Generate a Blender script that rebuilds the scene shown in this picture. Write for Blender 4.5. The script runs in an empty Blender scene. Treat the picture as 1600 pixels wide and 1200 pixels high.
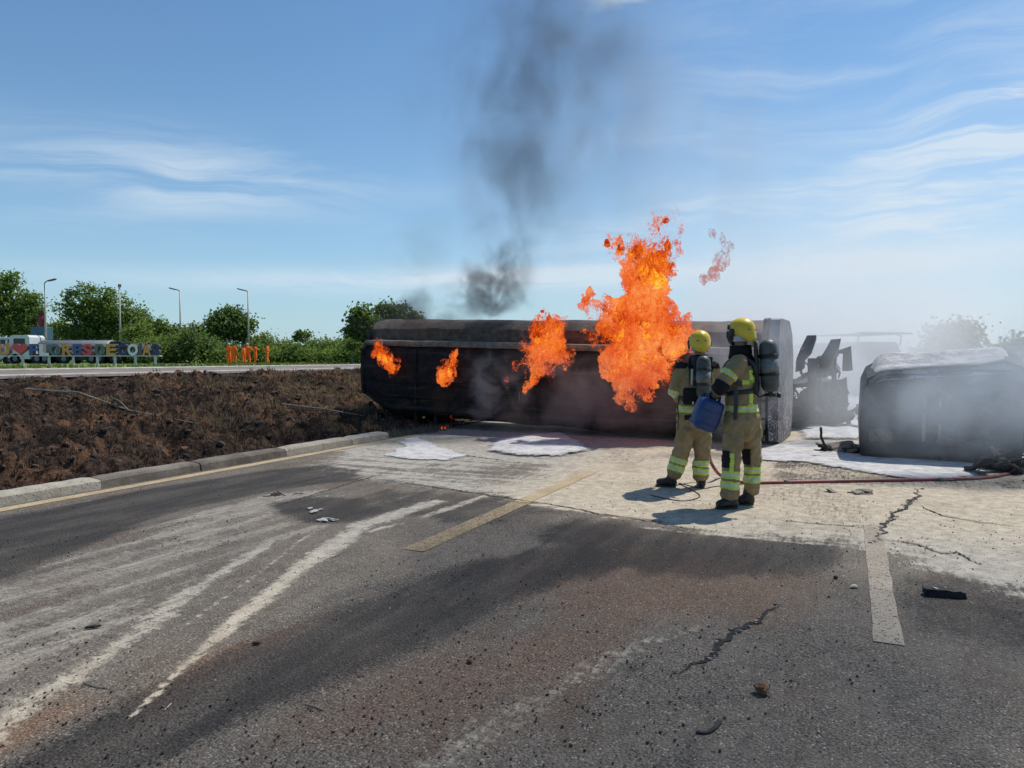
import bpy, bmesh, math, random
import numpy as np
from mathutils import Vector, Matrix, noise as mnoise

R = math.radians
random.seed(7)
rng = np.random.default_rng(11)
scene = bpy.context.scene
COL = scene.collection

# ------------------------------------------------------------------ camera, sky, sun, exposure
CAM_H = 1.55
FPX = 1150.0            # focal length in pixels of a 1600 wide picture
HORIZON = 559.0
cam_data = bpy.data.cameras.new("camera")
cam_data.sensor_width = 36.0
cam_data.lens = FPX / 1600.0 * 36.0
cam_data.clip_end = 4000
cam = bpy.data.objects.new("camera", cam_data)
COL.objects.link(cam)
cam.location = (0, 0, CAM_H)
cam.rotation_euler = (R(90) - math.atan((600 - HORIZON) / FPX), 0, 0)
scene.camera = cam

SUN_DIR = Vector((0.78 * 0.53, 0.62 * 0.53, 0.848)).normalized()
world = bpy.data.worlds.new("World")
scene.world = world
world.use_nodes = True
SKY_STRENGTH = 0.13
sun_data = bpy.data.lights.new("sun", 'SUN')
sun_data.energy = 4.2
sun_data.angle = R(0.6)
sun_data.color = (1.0, 0.95, 0.86)
sun = bpy.data.objects.new("sun", sun_data)
COL.objects.link(sun)
sun.rotation_euler = SUN_DIR.to_track_quat('Z', 'Y').to_euler()
sun.location = (10, 10, 30)
scene.view_settings.view_transform = 'Standard'
scene.view_settings.look = 'None'
scene.view_settings.gamma = 1
scene.view_settings.use_curve_mapping = False
scene.view_settings.exposure = 0.0
scene.render.film_transparent = False
cy = scene.cycles
cy.max_bounces = 6
cy.diffuse_bounces = 3
cy.glossy_bounces = 2
cy.transparent_max_bounces = 40
cy.volume_bounces = 2
cy.volume_step_rate = 1.0
cy.volume_max_steps = 256
cy.use_denoising = True

# ------------------------------------------------------------------ helpers: coordinates
ROAD_A = R(24.5)
U = Vector((math.sin(ROAD_A), math.cos(ROAD_A), 0))      # along the road
N = Vector((-math.cos(ROAD_A), math.sin(ROAD_A), 0))     # to the left of the road

def gnd(px, py, z=0.0):
    """place on the horizontal plane z seen where a surveyor's note of the photo has (px, py)"""
    y = (CAM_H - z) * FPX / (py - HORIZON)
    return Vector(((px - 800) / FPX * y, y, z))

def at(px, py, y):
    return Vector(((px - 800) / FPX * y, y, CAM_H + (HORIZON - py) / FPX * y))

def to_sp(v):
    return v.dot(U), v.dot(N)

def sp(s, p, z=0.0):
    v = U * s + N * p
    return Vector((v.x, v.y, z))

# ------------------------------------------------------------------ helpers: numpy noise
_perm = rng.permutation(512)
_perm = np.concatenate([_perm, _perm, _perm])
_val = rng.random(512)

def vnoise(x, y, z=None):
    x = np.asarray(x, float); y = np.asarray(y, float)
    z = np.zeros_like(x) if z is None else np.asarray(z, float)
    xi = np.floor(x).astype(int); yi = np.floor(y).astype(int); zi = np.floor(z).astype(int)
    fx = x - xi; fy = y - yi; fz = z - zi
    fx = fx * fx * (3 - 2 * fx); fy = fy * fy * (3 - 2 * fy); fz = fz * fz * (3 - 2 * fz)
    def h(a, b, c):
        return _val[_perm[(_perm[(_perm[a & 511] + b) & 511] + c) & 511] & 511]
    r = 0
    for dx in (0, 1):
        for dy in (0, 1):
            for dz in (0, 1):
                w = (fx if dx else 1 - fx) * (fy if dy else 1 - fy) * (fz if dz else 1 - fz)
                r = r + w * h(xi + dx, yi + dy, zi + dz)
    return r

def fbm(x, y, z=None, octv=4, gain=0.5):
    a, t, r = 1.0, 0.0, 0.0
    x = np.asarray(x, float); y = np.asarray(y, float)
    for k in range(octv):
        f = 2.0 ** k
        r = r + a * vnoise(x * f + 17 * k, y * f + 31 * k, None if z is None else np.asarray(z, float) * f + 7 * k)
        t += a; a *= gain
    return r / t

def sstep(a, b, x):
    t = np.clip((x - a) / (b - a), 0, 1)
    return t * t * (3 - 2 * t)

def dist_line(X, Y, pts, widths=None):
    """distance to a polyline, and the width interpolated along it"""
    best = np.full(X.shape, 1e9); wb = np.zeros(X.shape); tb = np.zeros(X.shape)
    n = len(pts) - 1
    for i in range(n):
        ax, ay = pts[i][0], pts[i][1]; bx, by = pts[i + 1][0], pts[i + 1][1]
        dx, dy = bx - ax, by - ay
        t = np.clip(((X - ax) * dx + (Y - ay) * dy) / (dx * dx + dy * dy + 1e-9), 0, 1)
        d = np.hypot(X - ax - t * dx, Y - ay - t * dy)
        m = d < best
        best = np.where(m, d, best)
        tb = np.where(m, (i + t) / n, tb)
        if widths is not None:
            wb = np.where(m, widths[i] * (1 - t) + widths[i + 1] * t, wb)
    return best, wb, tb

def inside_dist(X, Y, poly):
    """signed distance to a polygon, positive inside"""
    pts = [(p[0], p[1]) for p in poly]
    d, _, _ = dist_line(X, Y, pts + [pts[0]])
    c = np.zeros(X.shape, bool)
    j = len(pts) - 1
    for i in range(len(pts)):
        xi, yi = pts[i]; xj, yj = pts[j]
        cond = ((yi > Y) != (yj > Y)) & (X < (xj - xi) * (Y - yi) / (yj - yi + 1e-12) + xi)
        c ^= cond
        j = i
    return np.where(c, d, -d)

# ------------------------------------------------------------------ helpers: objects
def link(o, parent=None):
    COL.objects.link(o)
    if parent is not None:
        o.parent = parent
    return o

def tag(o, label=None, cat=None, group=None, kind=None):
    if label: o['label'] = label
    if cat: o['category'] = cat
    if group: o['group'] = group
    if kind: o['kind'] = kind
    return o

def empty(name, loc=(0, 0, 0), rz=0.0):
    o = bpy.data.objects.new(name, None)
    o.empty_display_size = 0.2
    link(o)
    o.location = loc
    o.rotation_euler = (0, 0, rz)
    return o

def mesh_obj(name, verts, faces, mat=None, parent=None, smooth=False, matidx=None):
    me = bpy.data.meshes.new(name)
    me.from_pydata([tuple(v) for v in verts] if not isinstance(verts, np.ndarray) else verts.tolist(), [], faces)
    me.update()
    if mat is not None:
        for m in (mat if isinstance(mat, (list, tuple)) else [mat]):
            me.materials.append(m)
    if matidx is not None:
        me.polygons.foreach_set('material_index', np.asarray(matidx, dtype=np.int32))
    if smooth:
        me.polygons.foreach_set('use_smooth', np.ones(len(me.polygons), dtype=bool))
    return link(bpy.data.objects.new(name, me), parent)

def bm_obj(name, bm, mat=None, parent=None, smooth=False):
    me = bpy.data.meshes.new(name)
    bmesh.ops.recalc_face_normals(bm, faces=bm.faces)
    bm.to_mesh(me); bm.free()
    if mat is not None:
        for m in (mat if isinstance(mat, (list, tuple)) else [mat]):
            me.materials.append(m)
    if smooth:
        me.polygons.foreach_set('use_smooth', np.ones(len(me.polygons), dtype=bool))
    return link(bpy.data.objects.new(name, me), parent)

def copy_tree(o, parent=None):
    c = o.copy(); COL.objects.link(c); c.parent = parent
    for ch in list(o.children):
        copy_tree(ch, c)
    return c

def bx(bm, c, s, rot=None, bev=0.0, mi=0):
    """box centred at c, size s"""
    M = Matrix.Translation(Vector(c)) @ (rot.to_4x4() if rot is not None else Matrix.Identity(4))
    r = bmesh.ops.create_cube(bm, size=1.0, matrix=M @ Matrix.Diagonal((s[0], s[1], s[2], 1)))
    vs = r['verts']
    fs = list({f for v in vs for f in v.link_faces})
    for f in fs: f.material_index = mi
    if bev > 0:
        es = list({e for v in vs for e in v.link_edges})
        bmesh.ops.bevel(bm, geom=es, offset=bev, segments=2, profile=0.6, affect='EDGES')
    return vs

def frame_at(d, up=Vector((0, 0, 1))):
    d = d.normalized()
    if abs(d.dot(up)) > 0.98: up = Vector((0, 1, 0))
    x = d.cross(up).normalized()
    return x, x.cross(d).normalized()

def tube(bm, pts, radii, seg=10, cap=True, up=Vector((0, 0, 1)), mi=0, dome=False):
    """swept tube; radii entries are r or (rx, ry): rx sideways (d x up), ry along up"""
    pts = [Vector(p) for p in pts]
    if not isinstance(radii, (list, tuple)): radii = [radii] * len(pts)
    if dome:
        d0 = (pts[0] - pts[1]).normalized(); d1 = (pts[-1] - pts[-2]).normalized()
        def rr(r, k): return (r[0] * k, r[1] * k) if isinstance(r, (tuple, list)) else r * k
        def rm(r): return min(r) if isinstance(r, (tuple, list)) else r
        a, b = radii[0], radii[-1]
        pts = [pts[0] + d0 * rm(a) * .92, pts[0] + d0 * rm(a) * .6] + pts + [pts[-1] + d1 * rm(b) * .6, pts[-1] + d1 * rm(b) * .92]
        radii = [rr(a, .38), rr(a, .8)] + list(radii) + [rr(b, .8), rr(b, .38)]
    rings = []
    x = None
    for i, p in enumerate(pts):
        if i == 0: d = pts[1] - pts[0]
        elif i == len(pts) - 1: d = pts[-1] - pts[-2]
        else: d = (pts[i + 1] - pts[i]).normalized() + (pts[i] - pts[i - 1]).normalized()
        d.normalize()
        if x is None:
            x, y = frame_at(d, up)
        else:
            x = (x - d * x.dot(d)).normalized(); y = x.cross(d).normalized()
        r = radii[i]
        rx, ry = r if isinstance(r, (tuple, list)) else (r, r)
        rings.append([bm.verts.new(p + x * (rx * math.cos(2 * math.pi * k / seg)) + y * (ry * math.sin(2 * math.pi * k / seg))) for k in range(seg)])
    for a, b in zip(rings[:-1], rings[1:]):
        for k in range(seg):
            f = bm.faces.new((a[k], a[(k + 1) % seg], b[(k + 1) % seg], b[k])); f.material_index = mi
    if cap:
        f = bm.faces.new(rings[0][::-1]); f.material_index = mi
        f = bm.faces.new(rings[-1]); f.material_index = mi
    return rings

def ball(bm, c, r, sub=2, rot=None, mi=0):
    M = Matrix.Translation(Vector(c)) @ (rot.to_4x4() if rot is not None else Matrix.Identity(4))
    if not isinstance(r, (tuple, list)): r = (r, r, r)
    res = bmesh.ops.create_icosphere(bm, subdivisions=sub, radius=1.0, matrix=M @ Matrix.Diagonal((r[0], r[1], r[2], 1)))
    for f in {f for v in res['verts'] for f in v.link_faces}: f.material_index = mi
    return res['verts']

def prism(bm, pts2, y0, y1, mi=0, conv=lambda a, b, c: (a, c, b)):
    """extrude the outline pts2 (x, z) from y0 to y1"""
    A = [bm.verts.new(conv(p[0], p[1], y0)) for p in pts2]
    B = [bm.verts.new(conv(p[0], p[1], y1)) for p in pts2]
    n = len(pts2)
    fs = [bm.faces.new(A[::-1]), bm.faces.new(B)]
    for k in range(n):
        fs.append(bm.faces.new((A[k], A[(k + 1) % n], B[(k + 1) % n], B[k])))
    for f in fs: f.material_index = mi
    return fs

def remeshed(bm, voxel, smooth_it=3):
    """fuse overlapping closed pieces into one continuous skin"""
    me = bpy.data.meshes.new('tmp'); bmesh.ops.recalc_face_normals(bm, faces=bm.faces); bm.to_mesh(me); bm.free()
    o = bpy.data.objects.new('tmp', me); COL.objects.link(o)
    m = o.modifiers.new('r', 'REMESH'); m.mode = 'VOXEL'; m.voxel_size = voxel; m.use_smooth_shade = True
    if smooth_it:
        s = o.modifiers.new('s', 'SMOOTH'); s.iterations = smooth_it; s.factor = 0.5
    dg = bpy.context.evaluated_depsgraph_get()
    ev = o.evaluated_get(dg)
    out = bpy.data.meshes.new_from_object(ev)
    bpy.data.objects.remove(o); bpy.data.meshes.remove(me)
    return out

# ------------------------------------------------------------------ helpers: materials
class NT:
    def __init__(s, mat):
        s.t = mat.node_tree; s.n = s.t.nodes; s.l = s.t.links
    def node(s, typ, **kw):
        n = s.n.new(typ)
        for k, v in kw.items():
            if k == 'inp':
                for a, b in v.items():
                    if hasattr(b, 'is_output') or isinstance(b, bpy.types.NodeSocket):
                        s.l.new(b, n.inputs[a])
                    else:
                        n.inputs[a].default_value = b
            else:
                setattr(n, k, v)
        return n
    def math(s, op, a, b=None, c=None, clamp=False):
        n = s.n.new('ShaderNodeMath'); n.operation = op; n.use_clamp = clamp
        for i, v in enumerate((a, b, c)):
            if v is None: continue
            if isinstance(v, bpy.types.NodeSocket): s.l.new(v, n.inputs[i])
            else: n.inputs[i].default_value = v
        return n.outputs[0]
    def sstep(s, x, a, b, lo=0.0, hi=1.0):
        n = s.n.new('ShaderNodeMapRange'); n.interpolation_type = 'SMOOTHSTEP'
        s.l.new(x, n.inputs['Value'])
        n.inputs['From Min'].default_value = a; n.inputs['From Max'].default_value = b
        n.inputs['To Min'].default_value = lo; n.inputs['To Max'].default_value = hi
        return n.outputs[0]
    def mix(s, f, a, b, blend='MIX'):
        n = s.n.new('ShaderNodeMix'); n.data_type = 'RGBA'; n.blend_type = blend
        for sock, v in ((n.inputs[0], f), (n.inputs[6], a), (n.inputs[7], b)):
            if isinstance(v, bpy.types.NodeSocket): s.l.new(v, sock)
            elif isinstance(v, (int, float)) : sock.default_value = v
            else: sock.default_value = (v[0], v[1], v[2], 1)
        return n.outputs[2]
    def noise(s, vec, scale, detail=4, rough=0.55, dist=0.0, dim='3D'):
        n = s.n.new('ShaderNodeTexNoise'); n.noise_dimensions = dim
        if vec is not None: s.l.new(vec, n.inputs['Vector'])
        n.inputs['Scale'].default_value = scale; n.inputs['Detail'].default_value = detail
        n.inputs['Roughness'].default_value = rough; n.inputs['Distortion'].default_value = dist
        return n.outputs[0]
    def mapping(s, vec, scale=(1, 1, 1), loc=(0, 0, 0), rot=(0, 0, 0)):
        n = s.n.new('ShaderNodeMapping'); s.l.new(vec, n.inputs[0])
        n.inputs['Scale'].default_value = scale; n.inputs['Location'].default_value = loc; n.inputs['Rotation'].default_value = rot
        return n.outputs[0]
    def coord(s, which='Object'):
        return s.n.new('ShaderNodeTexCoord').outputs[which]
    def attr(s, name, out='Fac'):
        n = s.n.new('ShaderNodeAttribute'); n.attribute_name = name
        return n.outputs[out]
    def ramp(s, f, stops, interp='LINEAR'):
        n = s.n.new('ShaderNodeValToRGB'); n.color_ramp.interpolation = interp
        s.l.new(f, n.inputs[0])
        el = n.color_ramp.elements
        while len(el) < len(stops): el.new(0.5)
        for e, (p, c) in zip(el, stops):
            e.position = p; e.color = (c[0], c[1], c[2], c[3] if len(c) > 3 else 1)
        return n.outputs[0]
    def bump(s, h, strength=0.3, dist=0.02):
        n = s.n.new('ShaderNodeBump'); s.l.new(h, n.inputs['Height'])
        n.inputs['Strength'].default_value = strength; n.inputs['Distance'].default_value = dist
        return n.outputs[0]

def new_mat(name):
    m = bpy.data.materials.new(name); m.use_nodes = True
    return m

def principled(m):
    return m.node_tree.nodes['Principled BSDF']

def simple(name, col, rough=0.7, metal=0.0, var=0.15, scale=8.0, bump=0.0, bscale=40.0, spec=0.5, dirt=None, dirt_amt=0.5):
    m = new_mat(name); t = NT(m); b = principled(m)
    co = t.coord()
    n1 = t.noise(co, scale, 5, 0.6)
    c = t.mix(t.sstep(n1, 0.3, 0.7), [x * (1 - var) for x in col], [min(1, x * (1 + var)) for x in col])
    if dirt is not None:
        n2 = t.noise(co, scale * 0.37, 6, 0.7)
        c = t.mix(t.sstep(n2, 0.5, 0.7, 0, dirt_amt), c, dirt)
    t.l.new(c, b.inputs['Base Color'])
    b.inputs['Roughness'].default_value = rough; b.inputs['Metallic'].default_value = metal
    b.inputs['Specular IOR Level'].default_value = spec
    if bump:
        t.l.new(t.bump(t.noise(co, bscale, 3), bump, 0.01), b.inputs['Normal'])
    return m

# ------------------------------------------------------------------ sky with thin cirrus
def build_world():
    t = NT(world); n = t.n
    bg = n['Background']; bg.inputs['Strength'].default_value = SKY_STRENGTH
    sky = n.new('ShaderNodeTexSky'); sky.sky_type = 'NISHITA'; sky.sun_disc = False
    sky.sun_elevation = math.asin(SUN_DIR.z)
    sky.sun_rotation = math.atan2(SUN_DIR.x, SUN_DIR.y)
    sky.altitude = 400; sky.air_density = 1.0; sky.dust_density = 0.35; sky.ozone_density = 3.0
    d = t.coord('Generated')
    sepn = n.new('ShaderNodeSeparateXYZ'); t.l.new(d, sepn.inputs[0])
    az = t.math('ARCTAN2', sepn.outputs[0], sepn.outputs[1])
    el = t.math('ARCSINE', sepn.outputs[2])
    comb = n.new('ShaderNodeCombineXYZ'); t.l.new(az, comb.inputs[0]); t.l.new(el, comb.inputs[1])
    v = comb.outputs[0]
    warp = t.noise(v, 5.0, 3, 0.5)
    comb2 = n.new('ShaderNodeCombineXYZ')
    t.l.new(az, comb2.inputs[0]); t.l.new(t.math('ADD', el, t.math('MULTIPLY', warp, 0.055)), comb2.inputs[1])
    v2 = comb2.outputs[0]
    wisps = t.noise(t.mapping(v2, (2.6, 19, 1), rot=(0, 0, R(-4))), 1.0, 8, 0.62, 0.6)
    wisps2 = t.noise(t.mapping(v2, (4.0, 30, 1), rot=(0, 0, R(12))), 1.0, 8, 0.6, 0.8)
    def gauss(a0, sa, e0, se, tilt=0.0):
        e0n = t.math('ADD', t.math('MULTIPLY', t.math('SUBTRACT', az, a0), tilt), e0)
        da = t.math('DIVIDE', t.math('SUBTRACT', az, a0), sa)
        de = t.math('DIVIDE', t.math('SUBTRACT', el, e0n), se)
        q = t.math('ADD', t.math('MULTIPLY', da, da), t.math('MULTIPLY', de, de))
        return t.math('EXPONENT', t.math('MULTIPLY', q, -1.0))
    w1 = t.sstep(wisps, 0.36, 0.74)
    w2 = t.sstep(wisps2, 0.42, 0.75)
    parts = [
        t.math('MULTIPLY', t.math('MULTIPLY', gauss(-0.44, 0.24, 0.215, 0.042, 0.04), 1.0), w1),
        t.math('MULTIPLY', t.math('MULTIPLY', gauss(0.10, 0.52, 0.108, 0.016, 0.02), 1.0), t.sstep(wisps, 0.25, 0.6)),
        t.math('MULTIPLY', t.math('MULTIPLY', gauss(0.58, 0.20, 0.20, 0.06, 0.30), 1.2), w2),
        t.math('MULTIPLY', t.math('MULTIPLY', gauss(0.62, 0.16, 0.29, 0.03, 0.25), .9), w2),
        t.math('MULTIPLY', t.math('MULTIPLY', gauss(0.25, 0.22, 0.175, 0.03, 0.15), .7), w2),
        t.math('MULTIPLY', t.math('MULTIPLY', gauss(0.45, 0.30, 0.36, 0.14, 0.25), 0.50), t.sstep(wisps, 0.32, 0.75)),
        t.math('MULTIPLY', t.math('MULTIPLY', gauss(0.155, 0.045, 0.452, 0.016, 0.1), 0.9), t.sstep(wisps2, 0.4, 0.62)),
        t.math('MULTIPLY', gauss(0.70, 0.60, 0.02, 0.22), 0.50),
    ]
    s = parts[0]
    for p in parts[1:]: s = t.math('ADD', s, p)
    s = t.math('MINIMUM', s, 0.85)
    low = t.math('EXPONENT', t.math('MULTIPLY', t.math('MAXIMUM', el, 0.0), -7.5))
    tinted = t.mix(1.0, sky.outputs[0], (.70, .91, .98), 'MULTIPLY')
    base = t.mix(t.math('MULTIPLY', low, 0.88), tinted, (3.3, 4.5, 5.3))
    clouds = t.mix(s, base, (5.4, 6.2, 6.9))
    t.l.new(clouds, bg.inputs['Color'])
build_world()

# ------------------------------------------------------------------ ground shape
def crest_profile(p):
    """height of the land left of the road, p metres from the road's centre"""
    p = np.asarray(p, float)
    h = 1.12 * sstep(8.2, 15.6, p)
    h = h * 0.45 + 0.55 * 1.12 * np.clip((p - 8.35) / 6.7, 0, 1)
    return h - 0.12 * sstep(25, 70, p)

def ground_z(x, y):
    p = x * N.x + y * N.y
    return crest_profile(p)

# far ground: one sheet to the horizon
def build_ground():
    xs = np.unique(np.concatenate([-np.geomspace(30, 2600, 26), np.linspace(-30, 60, 46), np.geomspace(62, 2600, 24)]))
    ys = np.unique(np.concatenate([-np.geomspace(12, 600, 10), np.linspace(-11, 110, 80), np.geomspace(115, 3200, 26)]))
    X, Y = np.meshgrid(xs, ys, indexing='ij')
    P = X * N.x + Y * N.y
    Z = crest_profile(P) - 0.05 - 0.5 * sstep(8.0, 8.6, P) * (1 - sstep(15.2, 16.5, P)) - 0.06 * (P < 8.6)
    Z += 0.10 * (fbm(X * .08, Y * .08) - .5) * sstep(28, 40, P)
    V = np.stack([X, Y, Z], -1).reshape(-1, 3)
    nx, ny = X.shape
    I = np.arange(nx * ny).reshape(nx, ny)
    F = np.stack([I[:-1, :-1], I[1:, :-1], I[1:, 1:], I[:-1, 1:]], -1).reshape(-1, 4).tolist()
    m = new_mat('grassy_earth'); t = NT(m); b = principled(m)
    co = t.coord()
    n1 = t.noise(co, 0.35, 6, 0.6); n2 = t.noise(co, 6.0, 5, 0.7)
    green = t.mix(t.sstep(n2, .3, .7), (.11, .16, .045), (.22, .27, .10))
    earth = t.mix(t.sstep(n2, .3, .7), (.20, .155, .10), (.30, .25, .18))
    t.l.new(t.mix(t.sstep(n1, .60, .72), green, earth), b.inputs['Base Color'])
    b.inputs['Roughness'].default_value = 1.0; b.inputs['Specular IOR Level'].default_value = 0.1
    t.l.new(t.bump(n2, .8, .08), b.inputs['Normal'])
    o = mesh_obj('ground', V, F, m, smooth=True)
    tag(o, 'flat grassy land reaching from the road to the horizon', kind='structure')
build_ground()

# ------------------------------------------------------------------ the road surface
def G(*pp):
    return [gnd(a, b) for a, b in pp]

def build_road():
    s_ax = np.unique(np.concatenate([np.arange(-12, 1.0, 0.5), np.arange(1.0, 15.0, 0.04), np.arange(15, 22, 0.15), np.arange(22, 70, 1.0), np.arange(70, 1500, 40.)]))
    p_ax = np.unique(np.concatenate([np.arange(-60, -9.5, 2.0), np.arange(-9.5, -6, .12), np.arange(-6, 8.04, 0.04), [8.06]]))
    S, P = np.meshgrid(s_ax, p_ax, indexing='ij')
    X = S * U.x + P * N.x; Y = S * U.y + P * N.y
    big = fbm(X * .6, Y * .6, octv=5); mid = fbm(X * 2.3, Y * 2.3, octv=5); fine = fbm(X * 8, Y * 8, octv=3)
    drag = fbm(P * 7.0, S * .55, octv=5)              # dragged along the road
    drag2 = fbm(P * 2.2 + 40, S * .35, octv=4)
    cross = fbm(P * .8, S * 9.0, octv=4)              # ridges across the road
    # pale dried powder and foam residue
    poly = G((540, 700), (600, 682), (690, 664), (1040, 668), (1240, 690), (1600, 700), (2300, 700), (2300, 930), (1600, 915), (1480, 890), (1400, 862), (1300, 842), (1180, 838), (1130, 838), (1010, 818), (890, 795), (750, 773), (620, 757), (545, 748), (470, 745), (500, 716))
    d = inside_dist(X, Y, poly)
    soft = 0.24 + 0.5 * sstep(.5, -2.0, P) + 0.5 * sstep(-1.0, -3.0, P) + .35 * sstep(5.2, 6.2, P)
    powder = sstep(-1, 1, (d + (mid - .5) * .55 + (cross - .5) * .5) / soft)
    powder *= 0.62 + 0.55 * sstep(.3, .62, big)
    leftpart = sstep(2.9, 4.4, P)                      # greyer, broken up towards the kerb
    powder *= 1 - leftpart * (0.35 + 0.65 * sstep(.40, .62, drag * .25 + cross * .5 + mid * .25)) * .75
    far_sand = sstep(9.2, 10.6, S + (mid - .5) * 1.5) * (P < 7.9)
    powder = np.maximum(powder, far_sand * (.55 + .5 * sstep(.35, .6, mid)))
    # streaks dragged over the asphalt
    def streak(pts, w, amt, edge=.95):
        dd, ww, tt = dist_line(X, Y, G(*pts), w)
        q = 1 - sstep(ww * (1 - edge), ww * (1 + edge * .6), dd + (mid - .5) * ww * 1.3 + (fine - .5) * ww * .8)
        return q * amt
    a = streak([(195, 1130), (300, 1030), (400, 945), (480, 880), (570, 820), (680, 785)], [.015, .05, .080, .10, .13, .10], .80)
    b = streak([(-60, 1180), (30, 1110), (130, 1050), (250, 960), (330, 905), (420, 850)], [.10, .11, .10, .09, .09, .05], .62, .9)
    c = streak([(280, 985), (400, 900), (470, 845), (560, 790)], [.012, .018, .02, .02], .6)
    e = streak([(660, 810), (735, 784), (800, 762), (905, 728)], [.05, .07, .08, .10], .60)
    e2 = streak([(575, 833), (600, 826), (627, 820)], [.03, .035, .02], .8)
    e3 = streak([(420, 850), (560, 800), (700, 756)], [.03, .04, .04], .35)
    zone = inside_dist(X, Y, G((-400, 1130), (-200, 960), (0, 918), (150, 852), (300, 805), (430, 772), (480, 770), (520, 790), (480, 822), (380, 880), (300, 915), (200, 975), (100, 1045), (-60, 1130)))
    zmask = sstep(-.25, .3, zone + (drag - .5) * .9 + (big - .5) * .5)
    z = zmask * sstep(.36, .66, drag * .6 + mid * .25 + fine * .15) * .55 + zmask * .25
    powder = np.maximum.reduce([powder, a, b, c, e, e2, e3, z])
    powder += .05 * sstep(.45, .7, mid)
    # faint pale sweep in the near foreground
    sw = streak([(640, 1230), (760, 1150), (900, 1070), (1010, 1010), (1100, 985)], [.10, .12, .13, .10, .05], .42, .95)
    powder = np.maximum(powder, sw * (.5 + fine))
    # burn spot and broad dark bands across the asphalt
    def blob(pts, sf, k=.6):
        dd = inside_dist(X, Y, G(*pts))
        return sstep(-sf, sf, dd + (big - .5) * k + (drag - .5) * k * .7)
    s1 = blob([(-300, 880), (-300, 990), (0, 905), (150, 850), (300, 795), (440, 765), (545, 750), (560, 735), (500, 728), (430, 735), (250, 762), (0, 808)], .13, .35)
    s2 = blob([(430, 788), (480, 780), (560, 782), (600, 800), (560, 815), (480, 818), (440, 805)], .16, .3)
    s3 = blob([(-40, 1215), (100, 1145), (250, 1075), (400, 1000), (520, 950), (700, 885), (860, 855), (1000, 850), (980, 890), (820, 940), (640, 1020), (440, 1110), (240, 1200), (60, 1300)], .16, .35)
    s4 = blob([(830, 838), (900, 815), (1130, 845), (1300, 850), (1330, 880), (1180, 905), (1020, 900), (900, 880)], .2, .5) * .85
    s5 = blob([(1420, 905), (1500, 905), (1700, 935), (1700, 1060), (1560, 1020), (1440, 990)], .22, .5) * .6
    s6 = blob([(600, 770), (760, 778), (880, 800), (800, 830), (640, 812), (560, 800)], .2, .5) * .6
    s7 = blob([(1200, 700), (1310, 722), (1420, 740), (1560, 752), (1700, 748), (1700, 770), (1400, 763), (1200, 752)], .12, .3) * .75
    soot = np.maximum.reduce([s1, s2, s3, s4, s5, s6, s7])  # mask of the burn spot and the broad dark bands
    powder = powder * (1 - .9 * s2) * (1 - .55 * np.maximum(s1, s7))
    # reddish brown fuel-and-earth stain
    br = np.maximum.reduce([
        blob([(-200, 1190), (0, 1128), (110, 1085), (150, 1100), (60, 1160), (-60, 1230)], .12, .4) * 1.0,
        blob([(180, 1110), (330, 1020), (520, 960), (500, 985), (330, 1070), (230, 1130)], .10, .3) * .9,
        blob([(760, 890), (960, 850), (1180, 880), (1260, 920), (1200, 975), (1000, 985), (850, 960)], .35, .6) * .75,
        blob([(430, 1150), (650, 1040), (950, 960), (1000, 1000), (800, 1090), (560, 1190)], .3, .6) * .65])
    # relief: little heaps, ruts
    Z = 0.002 + .004 * (mid - .5) * sstep(9, 5, S) + .006 * sstep(9, 6, S) * (fine - .5) * np.clip(zmask + powder * .3, 0, 1) * (S < 15)
    Z = np.where(P > 7.6, Z * .4 + .002, Z)
    Zr = Z
    V = np.stack([P * -1, S, Zr], -1).reshape(-1, 3)     # local x = across, y = along
    nx, ny = S.shape
    I = np.arange(nx * ny).reshape(nx, ny)
    F = np.stack([I[:-1, :-1], I[:-1, 1:], I[1:, 1:], I[1:, :-1]], -1).reshape(-1, 4)
    m = new_mat('asphalt'); t = NT(m); bs = principled(m)
    co = t.coord()
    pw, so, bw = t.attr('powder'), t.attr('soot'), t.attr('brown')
    g1 = t.noise(co, 85, 3, .75); g2 = t.noise(co, 45, 4, .65); g3 = t.noise(co, 9, 6, .65); g4 = t.noise(co, 1.3, 5, .6)
    tine = t.noise(t.mapping(co, (1.2, 30, 1)), 1.0, 4, .65)
    voro = t.node('ShaderNodeTexVoronoi', feature='F1', inp={'Vector': co, 'Scale': 62.0}).outputs['Distance']
    voro2 = t.node('ShaderNodeTexVoronoi', feature='F1', inp={'Vector': co, 'Scale': 27.0}).outputs['Distance']
    grain = t.math('MULTIPLY', t.sstep(voro, .34, .20), t.sstep(t.noise(co, 21, 3, .6), .46, .60))
    speck = t.math('MULTIPLY', t.sstep(voro2, .26, .16), t.sstep(t.noise(co, 5, 4, .7), .44, .60))
    asph = t.mix(t.sstep(g1, .36, .68), (.042, .034, .027), (.27, .228, .182))
    asph = t.mix(t.sstep(g4, .35, .7), asph, t.mix(.5, asph, (.215, .178, .14)))
    asph = t.mix(t.sstep(g3, .42, .68, 0, .6), asph, t.mix(.5, asph, (.035, .030, .027)))
    asph = t.mix(t.sstep(g2, .56, .72, 0, .5), asph, (.26, .235, .20))
    g6 = t.noise(t.mapping(co, (2.2, .55, 1)), 1.0, 6, .62, .5)
    asph = t.mix(t.sstep(g6, .50, .66, 0, .65), asph, t.mix(t.sstep(g1, .35, .7), (.050, .034, .024), (.19, .135, .095)))
    asph = t.mix(t.sstep(g6, .46, .34, 0, .55), asph, t.mix(t.sstep(g1, .35, .72), (.022, .020, .019), (.12, .108, .098)))
    asph = t.mix(t.math('MULTIPLY', bw, t.sstep(g3, .2, .6, .45, 1.0)), asph, t.mix(t.sstep(g1, .35, .7), (.085, .046, .027), (.30, .18, .11)))
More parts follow.
